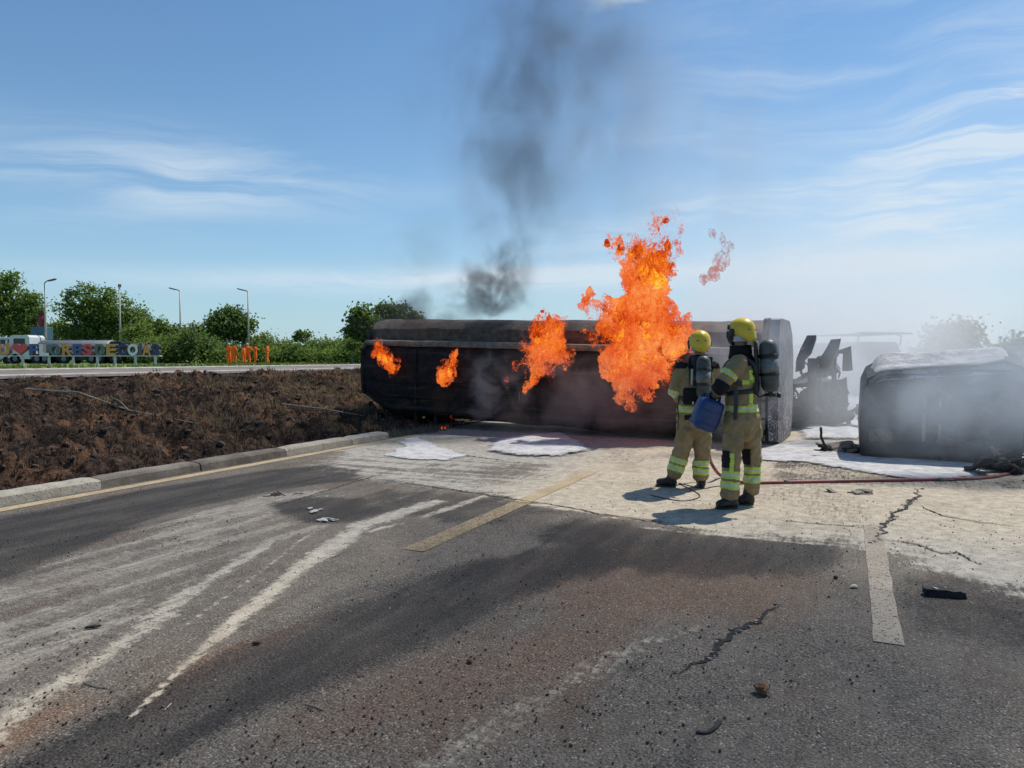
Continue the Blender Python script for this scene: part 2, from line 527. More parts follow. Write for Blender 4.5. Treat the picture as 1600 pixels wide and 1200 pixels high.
    asph = t.mix(t.math('MULTIPLY', grain, .75), asph, (.50, .45, .38))
    asph = t.mix(t.math('MULTIPLY', speck, .8), asph, (.016, .014, .013))
    dark_c = t.mix(t.sstep(g1, .4, .75), (.014, .012, .011), (.070, .062, .055))
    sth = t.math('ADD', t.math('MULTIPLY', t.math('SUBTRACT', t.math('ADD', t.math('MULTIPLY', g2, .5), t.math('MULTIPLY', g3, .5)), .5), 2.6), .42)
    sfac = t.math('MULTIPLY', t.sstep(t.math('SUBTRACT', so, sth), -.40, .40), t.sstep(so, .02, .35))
    col = t.mix(t.math('MULTIPLY', sfac, t.sstep(t.noise(t.mapping(co, (3.5, .8, 1)), 1.0, 6, .65), .36, .62, .62, .93)), asph, dark_c)
    # powder breaks up with the grain of the surface
    thr = t.math('ADD', t.math('MULTIPLY', g2, .42), t.math('ADD', t.math('MULTIPLY', tine, .38), t.math('MULTIPLY', g1, .20)))
    g5 = t.noise(co, 18, 5, .7)
    gs = t.noise(t.mapping(co, (26, 3.0, 1)), 1.0, 6, .7)
    thr = t.math('ADD', t.math('MULTIPLY', thr, .30), t.math('ADD', t.math('MULTIPLY', g5, .40), t.math('MULTIPLY', gs, .30)))
    thr = t.math('ADD', t.math('MULTIPLY', t.math('SUBTRACT', thr, .5), 4.2), .46)
    pf = t.math('MULTIPLY', t.sstep(t.math('SUBTRACT', pw, thr), -.22, .26), t.sstep(grain, 0, 1, .90, .98))
    pf = t.math('MULTIPLY', pf, t.sstep(speck, 0, 1, 1.0, .25))
    pf = t.math('MULTIPLY', pf, t.sstep(pw, .02, .30))
    pcol = t.mix(t.sstep(g3, .3, .7), (.42, .35, .255), (.68, .59, .455))
    pcol = t.mix(t.sstep(g1, .52, .75, 0, .55), pcol, (.20, .16, .12))
    pcol = t.mix(t.sstep(g5, .57, .72, 0, .6), pcol, (.25, .20, .14))
    pcol = t.mix(t.sstep(g4, .52, .66, 0, .45), pcol, (.30, .235, .155))
    pcol = t.mix(t.attr('grey'), pcol, t.mix(t.sstep(g3, .3, .7), (.27, .255, .225), (.50, .475, .43)))
    pcol = t.mix(t.math('MULTIPLY', t.attr('dull'), .75), pcol, t.mix(t.sstep(gs, .35, .62), (.10, .083, .065), (.38, .33, .275)))
    col = t.mix(pf, col, pcol)
    t.l.new(col, bs.inputs['Base Color'])
    t.l.new(t.sstep(pf, 0, 1, .82, .95), bs.inputs['Roughness'])
    bs.inputs['Specular IOR Level'].default_value = 0.28
    h = t.math('ADD', t.math('MULTIPLY', g1, .5), t.math('ADD', t.math('MULTIPLY', g2, .6), t.math('MULTIPLY', voro, .35)))
    h = t.math('ADD', h, t.math('ADD', t.math('MULTIPLY', tine, t.math('MULTIPLY', pf, .8)), t.math('MULTIPLY', g5, .35)))
    t.l.new(t.bump(h, .95, .016), bs.inputs['Normal'])
    o = mesh_obj('road', V, F.tolist(), m, smooth=True)
    me = o.data
    grey = np.clip(leftpart * .8 + sstep(8.2, 6.2, S) * .7 * sstep(2.0, 0.0, P), 0, 1)
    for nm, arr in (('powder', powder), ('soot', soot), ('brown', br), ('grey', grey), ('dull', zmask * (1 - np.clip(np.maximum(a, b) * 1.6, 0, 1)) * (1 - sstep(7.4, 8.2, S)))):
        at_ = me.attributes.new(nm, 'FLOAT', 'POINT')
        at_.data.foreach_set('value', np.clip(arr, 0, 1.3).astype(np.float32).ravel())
    o.rotation_euler = (0, 0, -ROAD_A)
    tag(o, 'grey asphalt road with pale dried powder, dark bands and skid streaks', kind='structure')
    return o
road = build_road()

# painted lines: worn sheets 4 mm above the asphalt grain
def line_mat(name, c, wear, soot_amt):
    m = new_mat(name); t = NT(m); b = principled(m)
    co = t.coord()
    n1 = t.noise(co, 40, 7, .75); n2 = t.noise(co, 120, 2); n3 = t.noise(co, 2.2, 4)
    cc = t.mix(t.sstep(n3, .35, .65), c, [x * .78 for x in c])
    cc = t.mix(t.sstep(n2, .52, .75, 0, soot_amt), cc, (.06, .055, .05))
    t.l.new(cc, b.inputs['Base Color']); b.inputs['Roughness'].default_value = .85
    hole = t.sstep(t.math('ADD', t.math('MULTIPLY', n1, .7), t.math('MULTIPLY', n2, .3)), wear, wear + .05)
    tr = t.node('ShaderNodeBsdfTransparent'); mx = t.node('ShaderNodeMixShader')
    t.l.new(hole, mx.inputs[0]); t.l.new(b.outputs[0], mx.inputs[1]); t.l.new(tr.outputs[0], mx.inputs[2])
    t.l.new(mx.outputs[0], t.n['Material Output'].inputs['Surface'])
    return m
M_yel = line_mat('worn_yellow_paint', (.48, .37, .22), .55, .8)
M_yel_shaded = line_mat('worn_shaded_yellow_paint', (.34, .255, .15), .51, .95)  # more worn copy of the yellow, with shade put into its darker colour
M_wht = line_mat('worn_cream_paint', (.37, .31, .24), .535, .9)
def line_strip(s0, s1, p0, p1, mat, name='road_marking', z=.0075, step=.1):
    n = max(2, int((s1 - s0) / step)); V = []; F = []
    for i in range(n + 1):
        s = s0 + (s1 - s0) * i / n
        w = .012 * (mnoise.noise(Vector((s * 3, p0, 0)))); w2 = .012 * (mnoise.noise(Vector((s * 3, p1, 5))))
        V += [(-(p0 + w), s, z), (-(p1 + w2), s, z)]
        if i: F.append((2 * i - 2, 2 * i - 1, 2 * i + 1, 2 * i))
    o = mesh_obj(name, V, F, mat); o.rotation_euler = (0, 0, -ROAD_A)
    return tag(o, kind='structure')
tag(line_strip(-8, 12.9, 7.72, 7.90, M_yel, z=.0075), 'continuous yellow edge line running beside the kerb', kind='structure')
tag(line_strip(5.0, 7.15, 3.05, 3.25, M_yel_shaded), 'worn yellow centre dash, coloured as shaded, ending in the near asphalt', kind='structure')
tag(line_strip(7.17, 9.5, 3.06, 3.24, M_yel), 'brighter yellow centre dash crossing the pale powder', kind='structure')
tag(line_strip(4.42, 7.45, -.30, -.155, M_wht), 'cream lane dash near the charred debris', kind='structure')

# cracks: jagged grooves with raised broken rims
M_crack = simple('crack_dark', (.018, .016, .014), .95)
M_rim = simple('crack_rim', (.20, .18, .15), .95, var=.5, scale=30, bump=.6, bscale=80)
def crack(pts, w, label, rim=True, seed=0):
    r = random.Random(seed)
    P = G(*pts); fine = []
    for a, b in zip(P[:-1], P[1:]):
        L = (b - a).length; n = max(2, int(L / .035))
        for i in range(n): fine.append(a.lerp(b, i / n))
    fine.append(P[-1])
    n = len(fine); off = 0; C = []
    for i, q in enumerate(fine):
        d = (fine[min(i + 1, n - 1)] - fine[max(i - 1, 0)]).normalized(); side = Vector((-d.y, d.x, 0))
        off = off * .8 + r.uniform(-1, 1) * w * .9
        C.append((q + side * off, side))
    V, F = [], []
    taper = lambda i: min(1, 4 * i / n, 4 * (n - 1 - i) / n) * (.55 + .6 * r.random())
    for i, (q, sd) in enumerate(C):
        ww = w * .5 * taper(i) + .0015
        V += [q - sd * ww + Vector((0, 0, .0085)), q + sd * ww + Vector((0, 0, .0085))]
        if i: F.append((2 * i - 2, 2 * i, 2 * i + 1, 2 * i - 1))
    o = mesh_obj('crack', V, F, M_crack)
    tag(o, label, kind='structure')
    if rim:
        bm = bmesh.new()
        for i, (q, sd) in enumerate(C):
            for sg in (-1, 1):
                if r.random() < .30:
                    k = w * r.uniform(.18, .55)
                    c = q + sd * sg * (w * .5 + k * .7) + Vector((0, 0, .012))
                    vs = bx(bm, c, (k * 2.2, k * 1.3, k * .5), Matrix.Rotation(r.random() * 6, 3, 'Z') @ Matrix.Rotation(r.uniform(-.4, .4), 3, 'X'))
                    for v in vs: v.co += Vector((r.uniform(-1, 1), r.uniform(-1, 1), r.uniform(-1, 1))) * k * .30
        rr = bm_obj('crack_rubble', bm, M_rim, o); tag(rr, kind='stuff')
crack([(1062, 1060), (1090, 1042), (1115, 1028), (1150, 1000), (1195, 972), (1238, 952)], .028, 'wide broken crack in the near asphalt', True, 3)
crack([(1366, 852), (1395, 818), (1420, 790), (1446, 765)], .030, 'crack running away from the cream lane dash', True, 4)
crack([(1378, 846), (1430, 853), (1476, 868), (1500, 866), (1545, 888)], .018, 'long thin crack through pale powder', True, 5)
crack([(1440, 792), (1475, 808), (1530, 818), (1600, 826)], .020, 'crack across the pale ground near the frame edge', False, 6)
crack([(1195, 812), (1260, 818), (1330, 825), (1370, 822)], .016, 'short crack between firefighter and lane dash', True, 7)
crack([(705, 707), (740, 714), (795, 722)], .03, 'dark joint crack in the sandy slab', False, 8)
crack([(620, 735), (560, 752), (500, 772), (400, 800)], .012, 'fine seam crossing the dark asphalt', False, 9)
crack([(545, 745), (640, 757), (750, 773), (890, 795), (1000, 815), (1130, 841)], .020, 'transverse slab joint across the road', False, 10)

# ------------------------------------------------------------------ kerb, one stone after another
M_kerb = new_mat('kerb_concrete')
def kerb_material(m):
    t = NT(m); b = principled(m); co = t.coord()
    n1 = t.noise(co, 5, 6, .7); n2 = t.noise(co, 30, 4, .7); n3 = t.noise(t.mapping(co, (3, 3, 14)), 1.0, 4, .7)
    c = t.mix(t.sstep(n1, .3, .7), (.36, .32, .25), (.54, .49, .40))
    c = t.mix(t.sstep(n2, .56, .66, 0, .8), c, (.06, .055, .05))
    c = t.mix(t.sstep(n3, .56, .72, 0, .6), c, (.16, .13, .10))
    c = t.mix(t.math('MULTIPLY', t.attr('soot'), t.sstep(n1, .2, .6, .55, 1)), c, (.10, .082, .065))
    t.l.new(c, b.inputs['Base Color']); b.inputs['Roughness'].default_value = .95
    t.l.new(t.bump(n2, .6, .02), b.inputs['Normal'])
kerb_material(M_kerb)
kerb = empty('kerb'); tag(kerb, 'low pale concrete kerb with sooty joints at the foot of the bank', kind='structure')
def build_kerb():
    joints = [-6.0, -4.5, -3.0, -1.5, 0.0, 1.5, 3.0, 4.45, 5.86, 7.33, 9.0, 10.70, 11.85]
    sooty = {8: .85, 9: .95, 10: .35, 7: .2}
    for i, (a, b) in enumerate(zip(joints[:-1], joints[1:])):
        n = 12; ring = []
        prof = [(7.99, -.05), (8.005, .10), (8.03, .125), (8.20, .14), (8.24, .12), (8.25, -.05)]
        V, F = [], []
        rr = random.Random(i); dz = rr.uniform(-.006, .006); dp = rr.uniform(-.008, .008)
        for k in range(n + 1):
            s = a + .008 + (b - a - .016) * k / n
            for j, (p, z) in enumerate(prof):
                e = .007 * mnoise.noise(Vector((s * 5, p * 9, z * 9 + i)))
                ee = -.012 if (k in (0, n) and 0 < j < 5) else 0
                v = sp(s, p + dp + e, z + dz + e + ee if z > 0 else z); V.append(v)
        m = len(prof)
        for k in range(n):
            for j in range(m - 1):
                F.append((k * m + j, k * m + j + 1, (k + 1) * m + j + 1, (k + 1) * m + j))
        F.append(tuple(range(m - 1, -1, -1))); F.append(tuple(n * m + j for j in range(m)))
        o = mesh_obj('kerb_stone', V, F, M_kerb, kerb)
        at_ = o.data.attributes.new('soot', 'FLOAT', 'POINT')
        vals = [min(1, sooty.get(i, 0.0) * (1.05 + .5 * mnoise.noise(v * 2))) for v in V]
        at_.data.foreach_set('value', vals)
build_kerb()

# ------------------------------------------------------------------ burnt bank
def bank_height(S, P):
    X = S * U.x + P * N.x; Y = S * U.y + P * N.y
    base = crest_profile(P)
    env = sstep(8.25, 9.0, P) * (1 - .8 * sstep(14.4, 15.4, P))
    a = fbm(X * .9, Y * .9, octv=4) - .5
    b = fbm(X * 3.2, Y * 3.2, octv=4) - .5
    c = fbm(X * 9, Y * 9, octv=3) - .5
    ridg = np.abs(fbm(X * 2.0 + 9, Y * 2.0, octv=3) - .5)
    return base + env * (.30 * a + .50 * b + .26 * c - .34 * ridg + .03)

def build_bank():
    s_ax = np.concatenate([np.arange(-10, 2, .25), np.arange(2, 30, .06), np.arange(30, 75, .5)])
    p_ax = np.concatenate([np.arange(8.2, 15.4, .05), [15.5]])
    S, P = np.meshgrid(s_ax, p_ax, indexing='ij')
    X = S * U.x + P * N.x; Y = S * U.y + P * N.y
    Z = bank_height(S, P)
    straw = sstep(8.6, 12.0, S) * sstep(.40, .6, fbm(X * 1.3, Y * 1.3, octv=4)) * (1 - sstep(13.5, 14.8, P) * .4)
    soil = sstep(.54, .66, fbm(X * 1.7 + 50, Y * 1.7, octv=5)) * (.45 + .75 * sstep(13.6, 15.0, P)) 
    soil = np.maximum(soil, sstep(14.6, 15.1, P) * sstep(.35, .55, fbm(X, Y * 1.0 + 9)) * .9)
    V = np.stack([X, Y, Z], -1).reshape(-1, 3)
    nx, ny = S.shape
    I = np.arange(nx * ny).reshape(nx, ny)
    F = np.stack([I[:-1, :-1], I[:-1, 1:], I[1:, 1:], I[1:, :-1]], -1).reshape(-1, 4).tolist()
    m = new_mat('burnt_earth'); t = NT(m); b = principled(m); co = t.coord()
    n1 = t.noise(co, 7, 7, .7); n2 = t.noise(co, 28, 5, .7); n3 = t.noise(co, 1.8, 5, .65); n4 = t.noise(co, 70, 3, .7)
    c = t.mix(t.sstep(n1, .36, .66), (.018, .014, .012), (.145, .094, .068))
    c = t.mix(t.sstep(n2, .52, .72, 0, .7), c, (.19, .115, .075))
    so = t.math('MULTIPLY', t.attr('soil'), t.sstep(n1, .34, .60))
    c = t.mix(so, c, t.mix(t.sstep(n2, .3, .7), (.24, .105, .050), (.42, .225, .120)))
    st = t.math('MULTIPLY', t.attr('straw'), t.sstep(n2, .38, .62))
    c = t.mix(t.math('MULTIPLY', st, .7), c, t.mix(t.sstep(n4, .3, .7), (.13, .088, .05), (.31, .225, .135)))
    c = t.mix(t.sstep(n3, .50, .64, 0, .8), c, t.mix(t.sstep(n4, .4, .7), (.012, .010, .010), (.060, .048, .042)))
    t.l.new(c, b.inputs['Base Color']); b.inputs['Roughness'].default_value = 1.0
    b.inputs['Specular IOR Level'].default_value = .1
    t.l.new(t.bump(t.math('ADD', n2, t.math('MULTIPLY', n4, .6)), 1.0, .07), b.inputs['Normal'])
    o = mesh_obj('bank', V, F, m, smooth=True)
    for nm, arr in (('straw', straw), ('soil', soil)):
        a = o.data.attributes.new(nm, 'FLOAT', 'POINT'); a.data.foreach_set('value', np.clip(arr, 0, 1).astype(np.float32).ravel())
    tag(o, 'burnt brown earth bank rising from the kerb to the upper road', kind='structure')
build_bank()

# upper road, shoulder strip, far kerb and grass verge on top of the bank
M_shoulder = simple('dusty_shoulder', (.155, .125, .105), .95, var=.35, scale=1.2, bump=.4, bscale=20, dirt=(.20, .12, .09), dirt_amt=.8)
M_upper = simple('upper_asphalt', (.20, .17, .145), .9, var=.25, scale=1.5, bump=.3, bscale=30, dirt=(.15, .10, .08), dirt_amt=.8)
M_kerbline = simple('pale_kerb_line', (.36, .33, .29), .9, var=.2, scale=3)
def strip_sheet(name, p0, p1, z0, mat, label, kind='structure', s0=-40, s1=160):
    V, F = [], []
    ss = [s0 + (s1 - s0) * i / 80 for i in range(81)]
    for i, s in enumerate(ss):
        V += [sp(s, p0, z0), sp(s, p1, z0)]
        if i: F.append((2 * i - 2, 2 * i - 1, 2 * i + 1, 2 * i))
    return tag(mesh_obj(name, V, F, mat), label, kind=kind)
strip_sheet('shoulder', 15.2, 17.4, 1.135, M_shoulder, 'dusty shoulder along the top of the bank')
strip_sheet('upper_road', 17.4, 24.6, 1.139, M_upper, 'grey upper road behind the burnt bank')
def low_kerb(p0, w, h, label):
    bm = bmesh.new()
    a, b = sp(-40, p0, 1.10), sp(160, p0, 1.10)
    tube(bm, [a + Vector((0, 0, h / 2)), b + Vector((0, 0, h / 2))], [(w / 2, h / 2), (w / 2, h / 2)], 4)
    o = bm_obj('kerb_edge', bm, M_kerbline); tag(o, label, kind='structure')
low_kerb(17.5, .12, .07, 'pale near edge kerb of the upper road')
low_kerb(24.5, .16, .10, 'pale far edge kerb of the upper road')

# ------------------------------------------------------------------ overturned burning tank
TANK_A = R(27)
TANK_AX = Vector((math.cos(TANK_A), -math.sin(TANK_A), 0))     # from left end to right end
TANK_DEEP = Vector((math.sin(TANK_A), math.cos(TANK_A), 0))    # away from the camera
TANK_R = Vector((4.66, 12.9, 0))                               # near bottom corner, right end
TANK_L = 9.1
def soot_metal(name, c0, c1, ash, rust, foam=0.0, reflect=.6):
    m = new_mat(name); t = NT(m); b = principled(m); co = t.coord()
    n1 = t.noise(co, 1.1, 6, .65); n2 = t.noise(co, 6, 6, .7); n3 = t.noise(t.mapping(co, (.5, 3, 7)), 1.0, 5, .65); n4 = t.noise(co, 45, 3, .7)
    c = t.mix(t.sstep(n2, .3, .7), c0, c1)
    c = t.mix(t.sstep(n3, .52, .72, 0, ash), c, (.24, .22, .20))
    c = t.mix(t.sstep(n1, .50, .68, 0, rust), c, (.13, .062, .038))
    if foam:
        sp_ = t.sstep(t.math('ADD', t.math('MULTIPLY', n4, .6), t.math('MULTIPLY', n2, .4)), .60 - foam * .08, .62 - foam * .04)
        sz = t.n.new('ShaderNodeSeparateXYZ'); t.l.new(co, sz.inputs[0])
        lowz = t.sstep(t.math('ADD', sz.outputs[2], t.math('MULTIPLY', n2, .8)), 1.75, .75)
        c = t.mix(lowz, c, (.11, .095, .10))
        c = t.mix(t.math('MULTIPLY', sp_, lowz), c, (.60, .58, .58))
    t.l.new(c, b.inputs['Base Color']); b.inputs['Roughness'].default_value = reflect; b.inputs['Metallic'].default_value = 0.0
    b.inputs['Specular IOR Level'].default_value = .25
    t.l.new(t.bump(t.math('ADD', n2, t.math('MULTIPLY', n4, .3)), .5, .03), b.inputs['Normal'])
    return m
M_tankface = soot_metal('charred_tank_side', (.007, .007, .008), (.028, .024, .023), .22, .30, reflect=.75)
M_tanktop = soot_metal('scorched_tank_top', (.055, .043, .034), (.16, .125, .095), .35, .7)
M_rail = soot_metal('ashen_rail', (.10, .085, .07), (.26, .22, .18), .5, .4)
M_endcap = soot_metal('sooty_end_plate', (.15, .15, .16), (.34, .34, .35), .3, .15, foam=.0)
M_foamspeck = soot_metal('foam_flecked_plate', (.16, .16, .17), (.32, .32, .33), .3, .1, foam=1.0)
M_black = simple('burnt_black', (.014, .013, .013), .8, var=.4, scale=12, bump=.4)

def build_tank():
    root = empty('tank_trailer', TANK_R - TANK_AX * TANK_L / 2, -TANK_A)
    tag(root, 'long charred tank trailer lying on its side across the road in flames', 'tank trailer')
    # local frame: x along the tank (right end +L/2), y away from the camera, z up
    def lift(x):                           # the left end rides up on the bank
        return .02 + .25 * (1 - (x + TANK_L / 2) / TANK_L)
    def loft(name, prof, mat, x0, x1, n=40, dent=.02, caps=True, closed=True, parent=root, smooth=True, mids=None):
        V, F = [], []; m = len(prof)
        for i in range(n + 1):
            x = x0 + (x1 - x0) * i / n
            for j, (y, z) in enumerate(prof):
                q = mnoise.noise(Vector((x * 1.1, y * 1.4, z * 1.4))) + .5 * mnoise.noise(Vector((x * 3, y * 3, z * 3)))
                zz = z + (.42 * (1 - min(1, (x + TANK_L / 2) / .85)) ** 1.4 * max(0, 1 - z / 1.1) if x < -TANK_L / 2 + .85 else 0)
                V.append((x, y + dent * q, zz + lift(x) + dent * .8 * q))
        for i in range(n):
            for j in range(m if closed else m - 1):
                k = (j + 1) % m
                F.append((i * m + j, (i + 1) * m + j, (i + 1) * m + k, i * m + k))
        if caps:
            F.append(tuple(range(m))); F.append(tuple(n * m + j for j in range(m - 1, -1, -1)))
        o = mesh_obj(name, V, F, mat, parent)
        if smooth:
            o.data.polygons.foreach_set('use_smooth', np.ones(len(o.data.polygons), dtype=bool))
            o.data.set_sharp_from_angle(angle=R(35))
        return o
    L2 = TANK_L / 2
    shell = [(.03, .10), (0, .30), (-.03, .62), (-.03, 1.05), (0, 1.52), (.02, 1.60), (.34, 1.64), (.36, 1.98), (.52, 2.12), (.80, 2.20), (1.30, 2.22), (1.75, 2.16), (2.02, 1.95), (2.14, 1.5), (2.14, .6), (2.05, .2), (1.8, .03), (.2, .0)]
    lower = shell[:6] + shell[-6:]
    upper = [(.30, 1.55), (.33, 1.97), (.50, 2.12), (.80, 2.20), (1.30, 2.22), (1.75, 2.16), (2.02, 1.95), (2.12, 1.55)]
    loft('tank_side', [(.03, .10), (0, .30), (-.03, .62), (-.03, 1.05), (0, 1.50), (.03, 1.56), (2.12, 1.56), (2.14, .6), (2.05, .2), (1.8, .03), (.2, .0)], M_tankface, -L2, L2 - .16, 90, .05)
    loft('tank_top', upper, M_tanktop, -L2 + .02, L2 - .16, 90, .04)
    # the light rail (bent skirt) between the two
    loft('side_rail', [(-.05, 1.57), (-.07, 1.62), (-.03, 1.68), (.32, 1.71), (.32, 1.57)], M_rail, -L2 + .1, L2 - .3, 60, .018)
    # pressed ribs low on the near face
    for z, h in ((.42, .035), (.74, .03), (.16, .05)):
        loft('pressed_rib', [(-.075, z), (-.085, z + h), (-.03, z + h * 2), (.05, z + h), (.05, z)], M_tankface, -L2 + .15, L2 - .2, 50, .012)
    # frames standing proud across the near face
    for x in (-3.05, -1.2, .8, 2.75):
        bm = bmesh.new(); bx(bm, (x, -.045, .9 + lift(x)), (.055, .05, 1.2), bev=.01)
        bm_obj('cross_frame', bm, M_tankface, root)
    # right end plate with rounded corners
    cap = [(.0, .06), (-.05, .4), (-.05, 1.5), (-.02, 1.95), (.10, 2.20), (.34, 2.235), (1.5, 2.235), (1.95, 1.98), (2.17, 1.55), (2.19, .7), (2.10, .28), (1.85, .0), (.3, -.02)]
    loft('end_plate', cap, [M_foamspeck], L2 - .15, L2 + .02, 4, .012)
    # seam ring and flecked lower skin beside the end plate
    ring = [(y * 1.0 - .012 if y < 1 else y + .012, z + .01 if z > 1 else z) for y, z in cap]
    loft('end_band', ring, M_rail, L2 - .26, L2 - .20, 2, .008)
    # left end ring
    loft('end_band', [(y - .015 if y < 1 else y + .015, z) for y, z in [(0, .08), (-.03, .6), (-.03, 1.5), (.2, 1.7), (.36, 2.0), (.8, 2.22), (1.4, 2.24), (2.0, 2.0), (2.16, 1.5), (2.12, .3), (1.8, .0)]], M_tankface, -L2 - .03, -L2 + .05, 2, .01)
    # landing legs hanging below the raised left end
    for x in (-3.15, -2.62):
        bm = bmesh.new()
        bx(bm, (x, .10, .09), (.055, .055, .50)); bx(bm, (x, .10, -.13), (.12, .12, .03), bev=.008)
        bm_obj('landing_leg', bm, M_black, root)
    # stub pipe with drip under the middle fire
    bm = bmesh.new(); tube(bm, [(-.45, -.07, .86), (-.45, -.12, .84), (-.45, -.12, .66)], .012, 6); bm_obj('drain_pipe', bm, M_rail, root)
    # axle and wheels on the hidden far side (what lies behind the tank)
    for x in (2.2, 3.3):
        bm = bmesh.new(); tube(bm, [(x, 2.2, .45), (x, 3.0, .45)], .07, 10); ax = bm_obj('axle', bm, M_black, root)
        for y in (2.45, 2.85):
            bm = bmesh.new(); tube(bm, [(x, y - .12, .47), (x, y - .09, .47), (x, y + .09, .47), (x, y + .12, .47)], [.40, .47, .47, .40], 22)
            bm_obj('wheel', bm, M_black, ax)
    return root
build_tank()

# ------------------------------------------------------------------ burnt truck cab lying on its side
M_cab = soot_metal('charred_cab_skin', (.012, .013, .015), (.045, .046, .050), .25, .08)
M_foam = new_mat('firefighting_foam')
def foam_material(m, thin=False):
    t = NT(m); b = principled(m); co = t.coord()
    n1 = t.noise(co, 5, 6, .65); n2 = t.noise(co, 38, 4, .7)
    c = t.mix(t.sstep(n1, .35, .62), (.44, .43, .44), (.66, .64, .62))
    c = t.mix(t.sstep(n2, .62, .74, 0, .35), c, (.40, .36, .32))
    t.l.new(c, b.inputs['Base Color']); b.inputs['Roughness'].default_value = .95
    b.inputs['Subsurface Weight'].default_value = 0.0
    t.l.new(t.bump(t.math('ADD', n1, t.math('MULTIPLY', n2, .6)), 1.0, .04), b.inputs['Normal'])
    n3 = t.noise(co, 16, 6, .72)
    if thin:
        tr = t.node('ShaderNodeBsdfTransparent'); mx = t.node('ShaderNodeMixShader')
        e = t.math('SUBTRACT', t.attr('thick'), t.math('MULTIPLY', t.math('ADD', t.math('MULTIPLY', n1, .6), t.math('MULTIPLY', n3, .8)), 1.0))
        t.l.new(t.sstep(e, -.42, -.12), mx.inputs[0]); t.l.new(tr.outputs[0], mx.inputs[1]); t.l.new(b.outputs[0], mx.inputs[2]); t.l.new(mx.outputs[0], t.n['Material Output'].inputs[0])
foam_material(M_foam)
M_foamthin = new_mat('thinning_foam'); foam_material(M_foamthin, True)
def outline_slab(name, pts, z0, thick, mat, parent, label=None, kind=None, jag=.05, rise=None, res=.06, seed=0, cat=None):
    """a pool or mound following an outline on the ground; height swells towards the middle"""
    xs = [p[0] for p in pts]; ys = [p[1] for p in pts]
    X, Y = np.meshgrid(np.arange(min(xs) - .3, max(xs) + .3, res), np.arange(min(ys) - .3, max(ys) + .3, res), indexing='ij')
    d = inside_dist(X, Y, pts) + (fbm(X * 3 + seed, Y * 3, octv=4) - .5) * jag * 6
    H = thick * sstep(-.02, rise or .4, d) * (.25 + 1.3 * fbm(X * 2.6 + seed, Y * 2.6, octv=5)) + .008 * (d > 0)
    Z = z0 + np.where(d > -.02, H, -.03)
    nx, ny = X.shape
    keep = d > -.05
    I = np.arange(nx * ny).reshape(nx, ny)
    q = keep[:-1, :-1] & keep[1:, :-1] & keep[1:, 1:] & keep[:-1, 1:]
    F = np.stack([I[:-1, :-1], I[1:, :-1], I[1:, 1:], I[:-1, 1:]], -1)[q]
    used = np.unique(F); rem = np.zeros(nx * ny, int); rem[used] = np.arange(len(used))
    V = np.stack([X, Y, Z], -1).reshape(-1, 3)[used]
    o = mesh_obj(name, V, rem[F].tolist(), mat, parent, smooth=True)
    a = o.data.attributes.new('thick', 'FLOAT', 'POINT'); a.data.foreach_set('value', (sstep(-.05, (rise or .4) * 1.3, d)).reshape(-1)[used].astype(np.float32))
    tag(o, label, kind=kind, cat=cat)
    return o

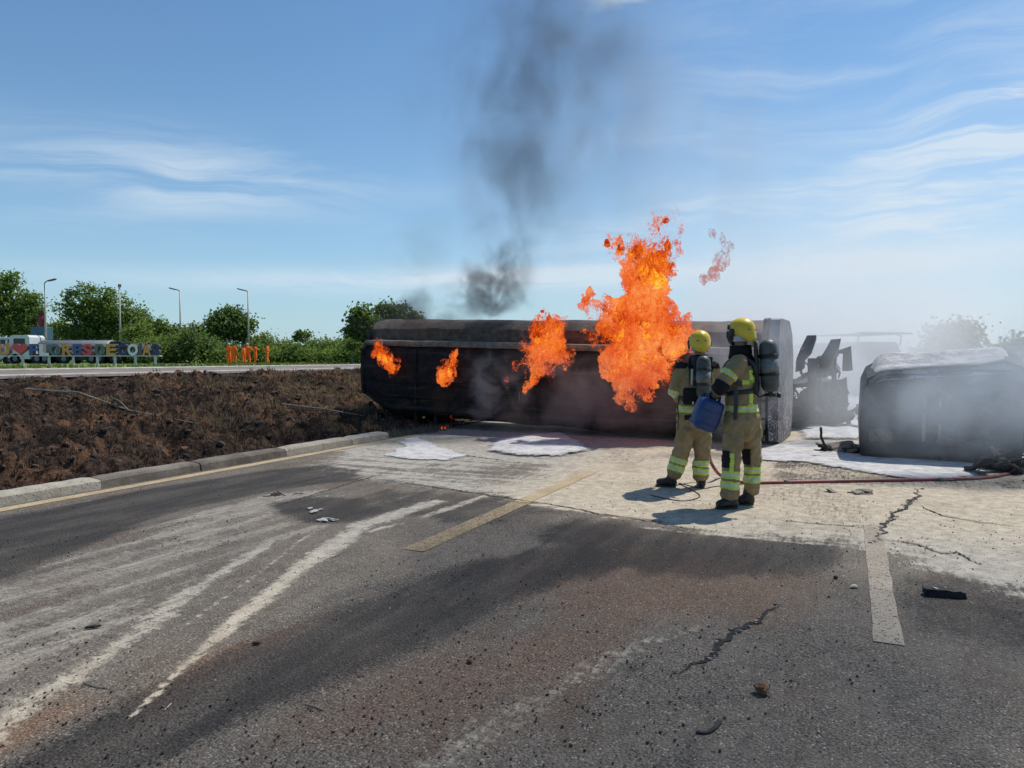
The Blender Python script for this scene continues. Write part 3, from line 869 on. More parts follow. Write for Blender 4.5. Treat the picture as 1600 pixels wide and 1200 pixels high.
def build_cab():
    loc = Vector((6.38, 10.90, 0)); root = empty('truck_cab', loc, R(-26))
    tag(root, 'burnt-out truck cab lying on its side under white foam and smoke', 'truck cab')
    W = 1.05
    # side silhouette seen from the front (x, z)
    out = [(-W - .03, .0), (-W - .06, .55), (-W - .03, 1.08), (-W + .04, 1.24), (-W + .25, 1.35), (-.2, 1.40), (.5, 1.45), (W - .25, 1.50), (W - .02, 1.40), (W + .06, 1.05), (W + .05, .4), (W - .1, 0)]
    # skin with an opening: front face built as panels round the window hole
    bm = bmesh.new()
    n = len(out); D = 1.9
    rows = [(-.02, .985), (0.0, 1.0), (.25, 1.01), (D * .5, 1.03), (D - .3, 1.02), (D, .93)]
    rings = []
    for y, k in rows:
        rings.append([bm.verts.new((x * k + .015 * mnoise.noise(Vector((x * 2, y, z * 2))), y + .03 * mnoise.noise(Vector((x * 3, 3, z * 3))), z * (1 + (.13 if y > .5 else .04 * (y > .1)) * (z > 1)) + .02 * mnoise.noise(Vector((x * 2, y * 2, 9))))) for x, z in out])
    for a, b in zip(rings[:-1], rings[1:]):
        for j in range(n):
            bm.faces.new((a[j], a[(j + 1) % n], b[(j + 1) % n], b[j]))
    bm.faces.new(rings[-1])
    bm_obj('shell', bm, M_cab, root, smooth=False)
    def panel(name, x0, x1, z0, z1, y, parent=root, mat=M_cab, th=.05, bev=.02):
        bm = bmesh.new()
        bx(bm, ((x0 + x1) / 2, y, (z0 + z1) / 2), (x1 - x0, th, z1 - z0), bev=bev)
        bmesh.ops.subdivide_edges(bm, edges=bm.edges, cuts=6, use_grid_fill=True)
        for v in bm.verts: v.co.z = min(v.co.z, float(np.interp(v.co.x, [-W - .06, -W + .05, -W + .28, -.2, .5, W - .25, W - .02, W + .06], [.95, 1.16, 1.31, 1.37, 1.42, 1.45, 1.30, 1.0])))
        for v in bm.verts: v.co += Vector((0, .05 * mnoise.noise(v.co * 3), .01 * mnoise.noise(v.co * 4 + Vector((3, 3, 3)))))
        return bm_obj(name, bm, mat, parent)
    panel('front_panel', -W - .02, -.20, .02, 1.31, -.02)
    panel('front_panel', -.05, W - .05, .02, 1.38, -.03)
    panel('window_bar', -.20, -.05, .92, 1.33, -.025)
    panel('window_bar', -.20, -.05, .02, .32, -.025)
    bm = bmesh.new(); bx(bm, (-.235, -.06, .62), (.05, .05, .64), bev=.01); bx(bm, (-.03, -.065, .62), (.035, .05, .66), bev=.01)
    bm_obj('window_frame', bm, M_rail, root)
    panel('bumper', -W + .1, W - .2, .10, .26, -.10, th=.10)
    panel('step_plate', -W + .35, -.4, .42, .50, -.075, th=.06)
    panel('grille_bar', .15, W - .25, .62, .69, -.08, th=.04)
    panel('grille_bar', .15, W - .25, .84, .91, -.08, th=.04)
    rc = random.Random(77)
    for q in range(16):
        bm = bmesh.new(); x, z = rc.uniform(-W + .1, W - .1), rc.uniform(.15, 1.15); s_ = rc.uniform(.12, .32)
        bx(bm, (x, -.085, z), (s_ * 1.4, .015, s_), Matrix.Rotation(rc.uniform(-.5, .5), 3, 'Y') @ Matrix.Rotation(rc.uniform(-.25, .25), 3, 'X'))
        bmesh.ops.subdivide_edges(bm, edges=bm.edges, cuts=4, use_grid_fill=True)
        for v in bm.verts: v.co += Vector([mnoise.noise(v.co * 6 + Vector((kq * 9, q, 0))) for kq in range(3)]) * .07; v.co.y = min(v.co.y, -.05)
        bm_obj('torn_panel', bm, [M_cab, M_black, M_tanktop][q % 3], root)
    for q in range(7):
        bm = bmesh.new(); a = Vector((rc.uniform(-W, W), -.1, rc.uniform(.5, 1.35))); pts = [a]
        for kq in range(4): pts.append(pts[-1] + Vector((rc.uniform(-.09, .09), rc.uniform(-.05, .03), -rc.uniform(.06, .14))))
        tube(bm, pts, .009, 5); bm_obj('hanging_wire', bm, M_black, root)
    # roof foam
    X, Y = np.meshgrid(np.linspace(-W - .02, W + .02, 60), np.linspace(-.085, D, 50), indexing='ij')
    base = np.interp(X, [-W, -W + .25, -.2, .5, W - .25, W], [1.18, 1.35, 1.40, 1.45, 1.48, 1.30]) * (1 + np.interp(Y, [0, .25, .6, D], [.0, .03, .13, .13]))
    H = base + .016 + .055 * sstep(-.03, .3, Y) * fbm(X * 3, Y * 3, octv=4) + .05 * np.exp(-((X + .75) / .4) ** 2 - ((Y - .9) / .6) ** 2)
    e = np.minimum(np.minimum(X + W, W - X), np.minimum(Y + .09, D - Y))
    H -= .16 * (1 - sstep(0, .20, e + .1 * (fbm(X * 5, Y * 5) - .5)))
    nx, ny = X.shape; I = np.arange(nx * ny).reshape(nx, ny)
    F = np.stack([I[:-1, :-1], I[1:, :-1], I[1:, 1:], I[:-1, 1:]], -1).reshape(-1, 4).tolist()
    f = mesh_obj('foam_cap', np.stack([X, Y, H], -1).reshape(-1, 3), F, M_foam, root, smooth=True)
    return root
build_cab()

# twisted wreckage at the foot of the cab
def wreck_pile(c, w, d, h, n, seed, label, mat=M_black, cat='wreckage', k=1.0):
    r = random.Random(seed); kk = k
    root = empty('wreckage', c); tag(root, label, cat)
    for i in range(n):
        bm = bmesh.new()
        x, y = r.uniform(-w, w), r.uniform(-d, d)
        if r.random() < .5:
            p0 = Vector((x, y, r.uniform(.01, h * .5))); dr = Vector((r.uniform(-1, 1), r.uniform(-.6, .6), r.uniform(-.1, .6) * (kk > .8))).normalized()
            pts = [p0]
            for kq in range(4):
                dr = (dr + Vector((r.uniform(-.4, .4), r.uniform(-.4, .4), r.uniform(-.4, .25)))).normalized()
                q = pts[-1] + dr * r.uniform(.06, .14) * kk; q.z = max(.012, q.z); pts.append(q)
            tube(bm, pts, r.uniform(.008, .022) * kk, 6)
            bm_obj('bent_rod', bm, mat, root)
        else:
            s = r.uniform(.10, .30) * kk
            vs = bx(bm, (x, y, r.uniform(.02, h * .5)), (s * 1.5, s, .02), Matrix.Rotation(r.uniform(-.7, .7), 3, 'X') @ Matrix.Rotation(r.uniform(-.5, .5), 3, 'Y') @ Matrix.Rotation(r.random() * 6, 3, 'Z'))
            bmesh.ops.subdivide_edges(bm, edges=bm.edges, cuts=3)
            for v in bm.verts: v.co += Vector([mnoise.noise(v.co * 7 + Vector((k * 9 + i, 0, 0))) for k in range(3)]) * .07 * kk; v.co.z = max(v.co.z, .01) if kk == 1 else min(max(v.co.z, .008), .035)
            bm_obj('metal_scrap', bm, mat if r.random() < .7 else M_rail, root)
    return root
wreck_pile((6.75, 9.95, 0), .62, .30, .42, 34, 2, 'twisted black wreckage heaped at the foot of the burnt cab')
wreck_pile((5.25, 11.75, 0), .30, .3, .25, 12, 5, 'small heap of charred scrap beside the cab in white foam')
wreck_pile((6.75, 9.2, 0), .35, .12, .05, 10, 9, 'charred strips lying beside the red hose at the frame edge', k=.6)

# ------------------------------------------------------------------ burnt chassis with raised frames, in the haze
M_haze_dark = simple('scorched_steel', (.045, .048, .055), .8, var=.3, scale=3, dirt=(.12, .10, .09))
def build_chassis():
    Y0 = 16.0
    loc = gnd(1285, 690); loc = Vector(((1285 - 800) / FPX * Y0, Y0, 0))
    root = empty('burnt_chassis', loc); tag(root, 'burnt truck chassis with two slanted frames sticking up through the haze', 'wreck')
    def X(px): return (px - 1285) / FPX * Y0
    def Z(py): return CAM_H + (HORIZON - py) / FPX * Y0
    def bar(name, pts, w, d, mat=M_haze_dark, y=0.0, parent=root):
        bm = bmesh.new()
        P = [Vector((X(a), y + (i * .05), max(0.0, Z(b)))) for i, (a, b) in enumerate(pts)]
        ww = w if isinstance(w, list) else [w] * len(P)
        tube(bm, P, [(k, d) for k in ww], 4, up=Vector((0, 1, 0)))
        return bm_obj(name, bm, mat, parent)
    bar('mudguard', [(1250, 578), (1252, 562), (1262, 548), (1272, 527)], [.05, .09, .13, .11], .25)
    bar('mudguard', [(1284, 588), (1292, 566), (1303, 548), (1309, 533)], [.10, .16, .14, .10], .25)
    bar('chassis_rail', [(1270, 702), (1272, 640), (1273, 560)], [.09, .10, .12], .12)
    bar('chassis_rail', [(1296, 640), (1285, 600), (1288, 575)], [.08, .1, .1], .12, y=.3)
    bar('crossbeam', [(1240, 600), (1300, 596)], .10, .15, y=.2)
    bar('crossbeam', [(1242, 655), (1275, 640), (1308, 628)], [.18, .26, .16], .25, y=.25)
    bar('drop_leg', [(1275, 705), (1282, 670), (1296, 640)], [.07, .14, .12], .15)
    bar('drop_leg', [(1243, 702), (1245, 670), (1247, 640)], [.06, .07, .1], .15, y=.4)
    bar('hanging_pipe', [(1250, 585), (1246, 566), (1252, 548), (1262, 541)], .03, .03, y=-.1)
    for px, py, r_ in ((1248, 672, .34), (1318, 672, .30)):
        bm = bmesh.new(); c = Vector((X(px), .6, r_))
        tube(bm, [c - Vector((.0, .13, 0)), c - Vector((0, .10, 0)), c + Vector((0, .10, 0)), c + Vector((0, .13, 0))], [r_ * .82, r_, r_, r_ * .82], 20)
        w = bm_obj('wheel', bm, M_black, root)
        bm = bmesh.new(); tube(bm, [c - Vector((0, .15, 0)), c + Vector((0, .15, 0))], r_ * .45, 14); bm_obj('hub', bm, M_haze_dark, w)
    bar('cab_frame', [(1320, 600), (1319, 572), (1324, 550), (1344, 546), (1347, 580)], .06, .12, y=.5)
    bar('cab_frame', [(1322, 640), (1321, 600), (1342, 596), (1345, 640)], .05, .10, y=.6)
    bar('mudguard', [(1316, 575), (1322, 558), (1334, 552)], [.05, .09, .08], .2, y=.8)
    bar('fender', [(1284, 640), (1292, 612), (1306, 598), (1322, 600), (1330, 620)], .07, .22, y=.35)
    bar('tie_rod', [(1246, 610), (1268, 640), (1300, 660)], .025, .025, y=.1)
    bar('tie_rod', [(1300, 575), (1318, 612), (1326, 650)], .02, .02, y=.05)
    bar('torn_sheet', [(1296, 650), (1312, 632), (1330, 640), (1340, 668)], [.10, .16, .14, .08], .06, y=.2)
    bar('torn_sheet', [(1252, 640), (1262, 622), (1282, 618)], [.06, .12, .10], .05, y=.15)
    bar('hanging_pipe', [(1290, 560), (1282, 575), (1284, 600), (1292, 615)], .022, .022, y=-.05)
    bar('post', [(1244, 640), (1243, 590), (1246, 548)], .05, .08, y=.5)
    rj = random.Random(31)
    for q in range(54):
        bm = bmesh.new(); a = Vector((X(rj.uniform(1242, 1340)), rj.uniform(-.1, 1.0), rj.uniform(.05, 1.6) * rj.uniform(.5, 1)))
        if q % 2:
            d = Vector((rj.uniform(-1, 1), rj.uniform(-.4, .4), rj.uniform(-1, 1))).normalized() * rj.uniform(.15, .5); b_ = a + d; b_.z = max(b_.z, .03)
            m_ = (a + b_) / 2 + Vector((rj.uniform(-.1, .1), 0, rj.uniform(-.1, .1))); m_.z = max(m_.z, .03)
            tube(bm, [a, m_, b_], rj.uniform(.012, .04), 6); bm_obj('bent_rod', bm, M_haze_dark, root)
        else:
            bx(bm, a, (rj.uniform(.12, .4), rj.uniform(.1, .3), rj.uniform(.08, .3)), Matrix.Rotation(rj.uniform(-.8, .8), 3, 'Y') @ Matrix.Rotation(rj.uniform(-.5, .5), 3, 'X'), .01)
            bmesh.ops.subdivide_edges(bm, edges=bm.edges, cuts=2, use_grid_fill=True)
            for v in bm.verts: v.co += Vector([mnoise.noise(v.co * 6 + Vector((kq * 9, q, 0))) for kq in range(3)]) * .07; v.co.z = max(v.co.z, .01)
            bm_obj('metal_scrap', bm, M_haze_dark, root)
    for px, rr_ in ((1262, .27), (1300, .30)):
        bm = bmesh.new(); c = Vector((X(px), 1.1, rr_)); tube(bm, [c - Vector((.12, .0, 0)), c - Vector((.09, 0, 0)), c + Vector((.09, 0, 0)), c + Vector((.12, 0, 0))], [rr_ * .82, rr_, rr_, rr_ * .82], 20)
        bm_obj('wheel', bm, M_black, root)
    bm = bmesh.new()
    for k in range(7):
        ball(bm, (X(1318) + random.uniform(-.25, .35), .1 + random.uniform(-.2, .2), random.uniform(.1, .45)), (random.uniform(.1, .22), .15, random.uniform(.08, .18)), 2)
    for v in bm.verts: v.co += Vector([mnoise.noise(v.co * 5 + Vector((k * 9, 0, 0))) for k in range(3)]) * .10; v.co.z = max(v.co.z, 0)
    bm_obj('engine_block', bm, M_black, root)
build_chassis()

# utility truck with roof rack facing the scene, deep in the smoke
def build_utility():
    y = 30.0; cx = (1372 - 800) / FPX * y
    root = empty('utility_truck', (cx, y, 0), R(8)); tag(root, 'hazy utility truck with a roof rack standing behind the smoke', 'truck')
    M = simple('hazy_paint', (.10, .12, .15), .5); G_ = simple('dark_glass', (.02, .025, .03), .1)
    bm = bmesh.new(); prism(bm, [(-1.05, .45), (-1.05, 1.35), (-.90, 2.05), (-.75, 2.2), (.75, 2.2), (.90, 2.05), (1.05, 1.35), (1.05, .45)], 0, 3.6); bm_obj('body', bm, M, root)
    bm = bmesh.new(); bx(bm, (0, -.45, .85), (2.0, .9, .75), bev=.12); bm_obj('bonnet', bm, M, root)
    bm = bmesh.new(); bx(bm, (0, -.03, 1.72), (1.6, .06, .62), bev=.03); bm_obj('windscreen', bm, G_, root)
    bm = bmesh.new()
    for sx in (-.95, .95):
        tube(bm, [(sx, 0, 2.05), (sx, -.1, 2.42), (sx * .95, .2, 2.52), (sx * .95, 3.0, 2.52)], .03, 6)
    for k in range(6): tube(bm, [(-.9, .2 + k * .5, 2.52), (.9, .2 + k * .5, 2.52)], .025, 6)
    bx(bm, (.15, -.15, 2.55), (2.0, .7, .05), Matrix.Rotation(R(6), 3, 'X'))
    bm_obj('roof_rack', bm, M_haze_dark, root)
    for sx in (-1, 1):
        bm = bmesh.new(); bx(bm, (sx * 1.22, .05, 1.5), (.16, .1, .3), bev=.03); bm_obj('wing_mirror', bm, M, root)
        for yy in (0, 2.9):
            bm = bmesh.new(); tube(bm, [(sx * .75, yy, .45), (sx * 1.0, yy, .45)], .45, 18); bm_obj('wheel', bm, M_black, root)
build_utility()

# ------------------------------------------------------------------ foam on the road
outline_slab('foam_pool', [(p.x, p.y) for p in G((1160, 705), (1230, 688), (1340, 690), (1420, 704), (1540, 722), (1590, 742), (1510, 758), (1400, 752), (1330, 740), (1250, 727), (1170, 722))], .005, .022, M_foamthin, None,
             'wide white foam pool spreading from the tank end to the burnt cab', 'stuff', .03, seed=1)
outline_slab('foam_mound', [(p.x, p.y) for p in G((760, 686), (830, 678), (885, 674), (915, 685), (945, 706), (890, 718), (800, 717), (735, 708))], .003, .05, M_foamthin, None,
             'low mound of pinkish white foam in front of the tank', 'stuff', .03, .5, seed=3)
outline_slab('foam_patch', [(p.x, p.y) for p in G((615, 686), (660, 681), (700, 698), (740, 714), (705, 724), (640, 722), (590, 715), (612, 700))], .004, .010, M_foamthin, None,
             'thin flat splash of white foam near the kerb end', 'stuff', .05, .3, seed=5)
outline_slab('foam_drift', [(p.x, p.y) for p in G((1215, 640), (1300, 622), (1370, 624), (1380, 690), (1330, 690), (1240, 690))], -.01, .10, M_foamthin, None,
             'white foam drift covering the ground behind the wrecks', 'stuff', .05, .5, res=.16, seed=8)

# ------------------------------------------------------------------ people
def cloth_mat(name, c, var=.25):
    m = new_mat(name); t = NT(m); b = principled(m); co = t.coord()
    n1 = t.noise(co, 4, 5, .65); n2 = t.noise(co, 22, 4, .7); n3 = t.noise(co, 260, 2)
    cc = t.mix(t.sstep(n1, .3, .7), [x * (1 - var) for x in c], [x * (1 + var) for x in c])
    cc = t.mix(t.sstep(n2, .54, .74, 0, .45), cc, [x * .45 for x in c])
    t.l.new(cc, b.inputs['Base Color']); b.inputs['Roughness'].default_value = .9
    b.inputs['Specular IOR Level'].default_value = .2
    t.l.new(t.bump(t.math('ADD', n2, t.math('MULTIPLY', n3, .15)), .45, .012), b.inputs['Normal'])
    return m
M_suit = cloth_mat('olive_turnout_cloth', (.29, .215, .115))
M_lime = simple('lime_reflective_tape', (.55, .66, .08), .6, var=.12, scale=20)
M_silver = simple('silver_reflective_tape', (.52, .58, .40), .4, var=.12, scale=20)
M_darkcloth = cloth_mat('black_cloth', (.016, .016, .018))
M_skin = simple('skin', (.36, .21, .14), .6, var=.08)
M_boot = simple('black_boot_leather', (.014, .013, .013), .55, var=.4, scale=20, bump=.3)
M_helmet = simple('yellow_helmet_shell', (.72, .50, .022), .36, var=.08, scale=6, dirt=(.34, .25, .04), dirt_amt=.4)
M_helmetdk = simple('helmet_trim', (.02, .02, .02), .5)
M_neck = simple('aluminised_neck_cloth', (.40, .43, .46), .45, var=.3, scale=9, bump=.9, bscale=25)
M_neckgrey = simple('grey_neck_cloth', (.26, .28, .30), .6, var=.25, scale=9, bump=.9, bscale=25)
M_cyl = simple('grey_cylinder_cover', (.065, .068, .062), .5, var=.35, scale=7, dirt=(.22, .21, .19), dirt_amt=.6)
M_cylband = simple('pale_cylinder_wrap', (.16, .165, .16), .4, var=.3, scale=14)
M_plastic = simple('black_plastic', (.015, .015, .016), .4, var=.3)

class Limb:
    def __init__(s, name, pts, radii, up=(0, 0, 1), seg=14):
        s.name = name; s.pts = [Vector(p) for p in pts]; s.r = radii; s.up = Vector(up); s.seg = seg
    def grow(s, bm, k=1.0, add=0.0):
        rad = [((r[0] * k + add, r[1] * k + add) if isinstance(r, tuple) else r * k + add) for r in s.r]
        tube(bm, s.pts, rad, s.seg, up=s.up, dome=True)
    def closest(s, C):
        best = np.full(len(C), 1e9); T = np.zeros(len(C))
        L = [0]
        for a, b in zip(s.pts[:-1], s.pts[1:]): L.append(L[-1] + (b - a).length)
        for i in range(len(s.pts) - 1):
            a = np.array(s.pts[i]); b = np.array(s.pts[i + 1]); ab = b - a
            t = np.clip(((C - a) @ ab) / (ab @ ab), 0, 1)
            d = np.linalg.norm(C - a - t[:, None] * ab, axis=1)
            r0, r1 = [max(q) if isinstance(q, tuple) else q for q in (s.r[i], s.r[i + 1])]
            d = d / (r0 * (1 - t) + r1 * t)
            m = d < best
            best = np.where(m, d, best); T = np.where(m, (L[i] + t * (L[i + 1] - L[i])) / L[-1], T)
        return best, T

def hand(bm, wrist, direc, palm_n, thumb_side, curl=.9, s=1.0):
    """palm and five separate curled fingers"""
    d = Vector(direc).normalized(); n = Vector(palm_n).normalized(); n = (n - d * n.dot(d)).normalized(); w = d.cross(n).normalized() * thumb_side
    W = Vector(wrist)
    tube(bm, [W, W + d * .045 * s, W + d * .085 * s], [(.026 * s, .017 * s), (.040 * s, .016 * s), (.038 * s, .014 * s)], 8, up=n, dome=True)
    for k, (off, ln) in enumerate(((.030, .066), (.010, .076), (-.010, .072), (-.029, .056))):
        p = W + d * .080 * s + w * off * s; pts = [p - d * .02 * s, p]; a = 0
        for j, f in enumerate((.45, .32, .23)):
            a += curl * (.5 if j == 0 else .9)
            q = (d * math.cos(a) + n * math.sin(a)).normalized()
            pts.append(pts[-1] + q * ln * f * s)
        tube(bm, pts, [.0095 * s, .0095 * s, .009 * s, .008 * s, .007 * s], 6, dome=True)
    p = W + d * .025 * s + w * .028 * s
    tube(bm, [p, p + (w * .8 + d * .7).normalized() * .035 * s, p + (w * .7 + d * .9 + n * .6).normalized() * .062 * s], [.012 * s, .010 * s, .008 * s], 6, dome=True)

def head_geo(bm, c, f, s=1.0):
    """skull, jaw, nose, brow, ears; f is the facing direction"""
    f = Vector(f).normalized(); side = Vector((0, 0, 1)).cross(f).normalized()
    M3 = Matrix((side, -f, Vector((0, 0, 1)))).transposed()
    c = Vector(c)
    ball(bm, c, (.075 * s, .094 * s, .100 * s), 3, M3)
    ball(bm, c + f * .025 * s + Vector((0, 0, -.062 * s)), (.055 * s, .066 * s, .052 * s), 2, M3)
    ball(bm, c + f * .096 * s + Vector((0, 0, -.022 * s)), (.013 * s, .020 * s, .024 * s), 2, M3)
    ball(bm, c + f * .086 * s + Vector((0, 0, .018 * s)), (.048 * s, .014 * s, .011 * s), 2, M3)
    ball(bm, c + f * .086 * s + Vector((0, 0, -.060 * s)), (.024 * s, .012 * s, .009 * s), 2, M3)
    for sg in (-1, 1):
        ball(bm, c + side * sg * .077 * s + Vector((0, 0, -.01 * s)), (.010 * s, .020 * s, .032 * s), 2, M3)

def finish_cloth(name, bm, limbs, mat, parent, voxel=.012, wr=.008, seed=0, bands=(), smooth_it=2, bandname='reflective_band', clip=None):
    me = remeshed(bm, voxel, smooth_it)
    n = len(me.vertices)
    co = np.zeros(n * 3); me.vertices.foreach_get('co', co); co = co.reshape(-1, 3)
    nm = np.zeros(n * 3); me.vertices.foreach_get('normal', nm); nm = nm.reshape(-1, 3)
    ds = fbm(co[:, 0] * 9 + seed, co[:, 1] * 9, co[:, 2] * 16, 3) - .5
    ds3 = fbm(co[:, 0] * 24 + seed, co[:, 1] * 24, co[:, 2] * 34, 2) - .5
    ds2 = np.abs(fbm(co[:, 0] * 13 + seed, co[:, 1] * 13 + co[:, 2] * 9, co[:, 2] * 7 - co[:, 0] * 9, 2) - .5)
    co2 = co + nm * (ds * wr * 3.0 - ds2 * wr * 4.2 + ds3 * wr * 1.0 + wr * .8)[:, None]
    me.vertices.foreach_set('co', co2.ravel()); me.update()
    me.materials.clear(); me.materials.append(mat)
    me.name = name
    o = link(bpy.data.objects.new(name, me), parent)
    me.polygons.foreach_set('use_smooth', np.ones(len(me.polygons), dtype=bool))
    if bands:
        fc = np.array([tuple(p.center) for p in me.polygons])
        D = []; T = []
        for lb in limbs:
            d, t = lb.closest(fc); D.append(d); T.append(t)
        D = np.array(D); T = np.array(T); own = D.argmin(0)
        names = [lb.name for lb in limbs]
        vn = np.zeros(n * 3); me.vertices.foreach_get('normal', vn); vn = vn.reshape(-1, 3)
        for bd in bands:
            lim, t0, t1, cond, mats, layout = bd[:6]
            bname = bd[6] if len(bd) > 6 else bandname
            li = names.index(lim)
            t = T[li]
            m = (own == li) & (t >= t0) & (t <= t1)
            if cond is not None: m &= cond(fc)
            ids = np.nonzero(m)[0]
            if len(ids) == 0: continue
            vmap = {}; V = []; F = []; MI = []
            for i in ids:
                f = []
                for vi in me.polygons[i].vertices:
                    if vi not in vmap:
                        vmap[vi] = len(V); V.append(co2[vi] + vn[vi] * .004)
                    f.append(vmap[vi])
                F.append(f); q = (t[i] - t0) / (t1 - t0)
                MI.append(1 if (layout == 3 and .30 < q < .70) else 0)
            b = mesh_obj(bname, V, F, mats, parent, smooth=True, matidx=MI)
    return o

def helmet_build(parent, c, f, tilt=0.0, s=1.0, neck=M_neck):
    f = Vector(f).normalized(); side = Vector((0, 0, 1)).cross(f).normalized()
    M3 = Matrix((side, -f, Vector((0, 0, 1)))).transposed()      # local x = side, -y = front
    c = Vector(c)
    def P(x, y, z): return c + M3 @ (Vector((x, y, z)) * s)
    V, F = [], []
    nu, nv = 28, 14
    for i in range(nv + 1):
        a = math.pi / 2 * i / nv * 1.16
        for k in range(nu):
            b = 2 * math.pi * k / nu
            cx, cy = math.sin(b), -math.cos(b)                  # k=0 is the front
            rz = math.cos(a) ** .8 if a < math.pi / 2 else math.cos(a); rr = math.sin(min(a, math.pi / 2)) ** .92 * (1.0 if a < math.pi / 2 else 1 + .04 * (a - math.pi / 2) / .25)
            back = max(0, cy)
            x = .128 * rr * cx; y = .158 * rr * cy; z = .140 * rz
            if z < .02: z -= .035 * back * back * (1 - z / .02) ; y += .012 * back * (1 - max(0, z) / .02)
            if cy < -.3 and z < .045: z = max(z, .02)
            ridge = math.exp(-(x / .016) ** 2) * .005 * (1 if z > .02 else 0)
            V.append(P(x * (1 - .0), y, z + ridge))
    for i in range(nv):
        for k in range(nu):
            F.append((i * nu + k, i * nu + (k + 1) % nu, (i + 1) * nu + (k + 1) % nu, (i + 1) * nu + k))
    h = mesh_obj('helmet', V, F, M_helmet, parent, smooth=True)
    sol = h.modifiers.new('s', 'SOLIDIFY'); sol.thickness = .006
    # trim round the rim, rear slots, side discs, folded visor
    bm = bmesh.new()
    rim = [V[nv * nu + k] for k in range(nu)]
    tube(bm, rim + [rim[0]], .006, 6, cap=False); bm_obj('rim_trim', bm, M_helmet, h, True)
    for sg in (-1, 1):
        bm = bmesh.new(); tube(bm, [P(sg * .12, -.02, -.02), P(sg * .142, -.02, -.02), P(sg * .150, -.02, -.02)], [.040, .040, .028], 16); bm_obj('side_disc', bm, M_helmetdk, h, True)
        bm = bmesh.new(); bx(bm, P(sg * .045, .158, .012), (.036 * s, .012 * s, .007 * s), M3, .002); bm_obj('vent_slot', bm, M_helmetdk, h)
        bm = bmesh.new(); bx(bm, P(sg * .125, -.075, -.045), (.022 * s, .06 * s, .085 * s), M3, .008); bm_obj('mask_clip', bm, M_helmetdk, h)
    bm = bmesh.new()
    tube(bm, [P(math.sin(a) * .140, -math.cos(a) * .168, .035 + .01 * math.cos(a)) for a in np.linspace(-1.2, 1.2, 14)], [(.004, .030)] * 14, 6, up=Vector((0, 0, 1))); bm_obj('visor', bm, M_helmetdk, h, True)
    # neck guard cloth hanging from the rim
    V, F = [], []; n1, n2 = 40, 9
    for j in range(n2 + 1):
        q = j / n2
        for k in range(n1):
            b = 2 * math.pi * k / n1
            w = 1 + .10 * mnoise.noise(Vector((math.cos(b) * 4, math.sin(b) * 4, q * 3)))
            x = math.sin(b) * (.112 - .022 * q + .018 * q * q) * w; y = -math.cos(b) * (.125 - .022 * q + .02 * q * q) * w
            V.append(P(x, y + .004, -.02 - .105 * q))
    for j in range(n2):
        for k in range(n1): F.append((j * n1 + k, j * n1 + (k + 1) % n1, (j + 1) * n1 + (k + 1) % n1, (j + 1) * n1 + k))
    g = mesh_obj('neck_guard', V, F, neck, parent, smooth=True)
    return h

def breathing_set(parent, base, top, f, side_dir, r=.088, pack_c=None):
    """air cylinder on a black back plate with straps and valve"""
    base = Vector(base); top = Vector(top); ax = (top - base).normalized(); f = Vector(f).normalized()
    L = (top - base).length
    bm = bmesh.new()
    prof = [(0, .30), (.02, .72), (.055, .95), (.09, 1.0), (L - .10, 1.0), (L - .055, .93), (L - .02, .72), (L, .34)]
    tube(bm, [base + ax * a for a, _ in prof], [r * k for _, k in prof], 24)
    c = bm_obj('air_cylinder', bm, M_cyl, parent, True)
    c.data.set_sharp_from_angle(angle=R(50))
    bm = bmesh.new(); tube(bm, [base + ax * L * .36, base + ax * L * .63], r * 1.02, 24); bm_obj('cylinder_wrap', bm, M_cylband, c, True)
    for q, h in ((.69, .018), (.34, .014)):
        bm = bmesh.new(); tube(bm, [base + ax * (L * q - h), base + ax * (L * q + h)], r * 1.06, 24); bm_obj('cylinder_strap', bm, M_plastic, c, True)
    bm = bmesh.new(); bx(bm, base + ax * L * .47 - ax * L * .40 , (.05, .01, .01)); bm.free()
    side = Vector(side_dir).normalized()
    # valve block and hand wheel
    vb = base - ax * .03
    bm = bmesh.new(); tube(bm, [base + ax * .01, base - ax * .05], [.026, .022], 10); tube(bm, [vb - side * .05, vb + side * .05], .017, 8); bm_obj('valve', bm, M_plastic, c, True)
    bm = bmesh.new(); tube(bm, [vb + side * .06, vb + side * .068, vb + side * .095, vb + side * .10], [.02, .027, .027, .020], 12); bm_obj('hand_wheel', bm, M_plastic, c, True)
    bm = bmesh.new(); tube(bm, [vb - side * .05, vb - side * .08 + f * .03 - ax * .02, vb - side * .06 + f * .09 + ax * .02, vb - side * .03 + f * .12 + ax * .1], .012, 8); bm_obj('air_hose', bm, M_plastic, c, True)
    # back plate
    bm = bmesh.new()
    mid = base + ax * L * .48 + f * (r + .022)
    fb = (f - ax * f.dot(ax)).normalized(); M3 = Matrix(((-fb).cross(ax).normalized(), -fb, ax)).transposed()
    bx(bm, mid, (.20, .035, L * .98), M3, .012); bx(bm, mid - ax * L * .40 + f * .01, (.27, .05, .13), M3, .02)
    bx(bm, mid + ax * L * .40, (.24, .03, .10), M3, .012)
    bm_obj('back_plate', bm, M_plastic, parent)
    return c

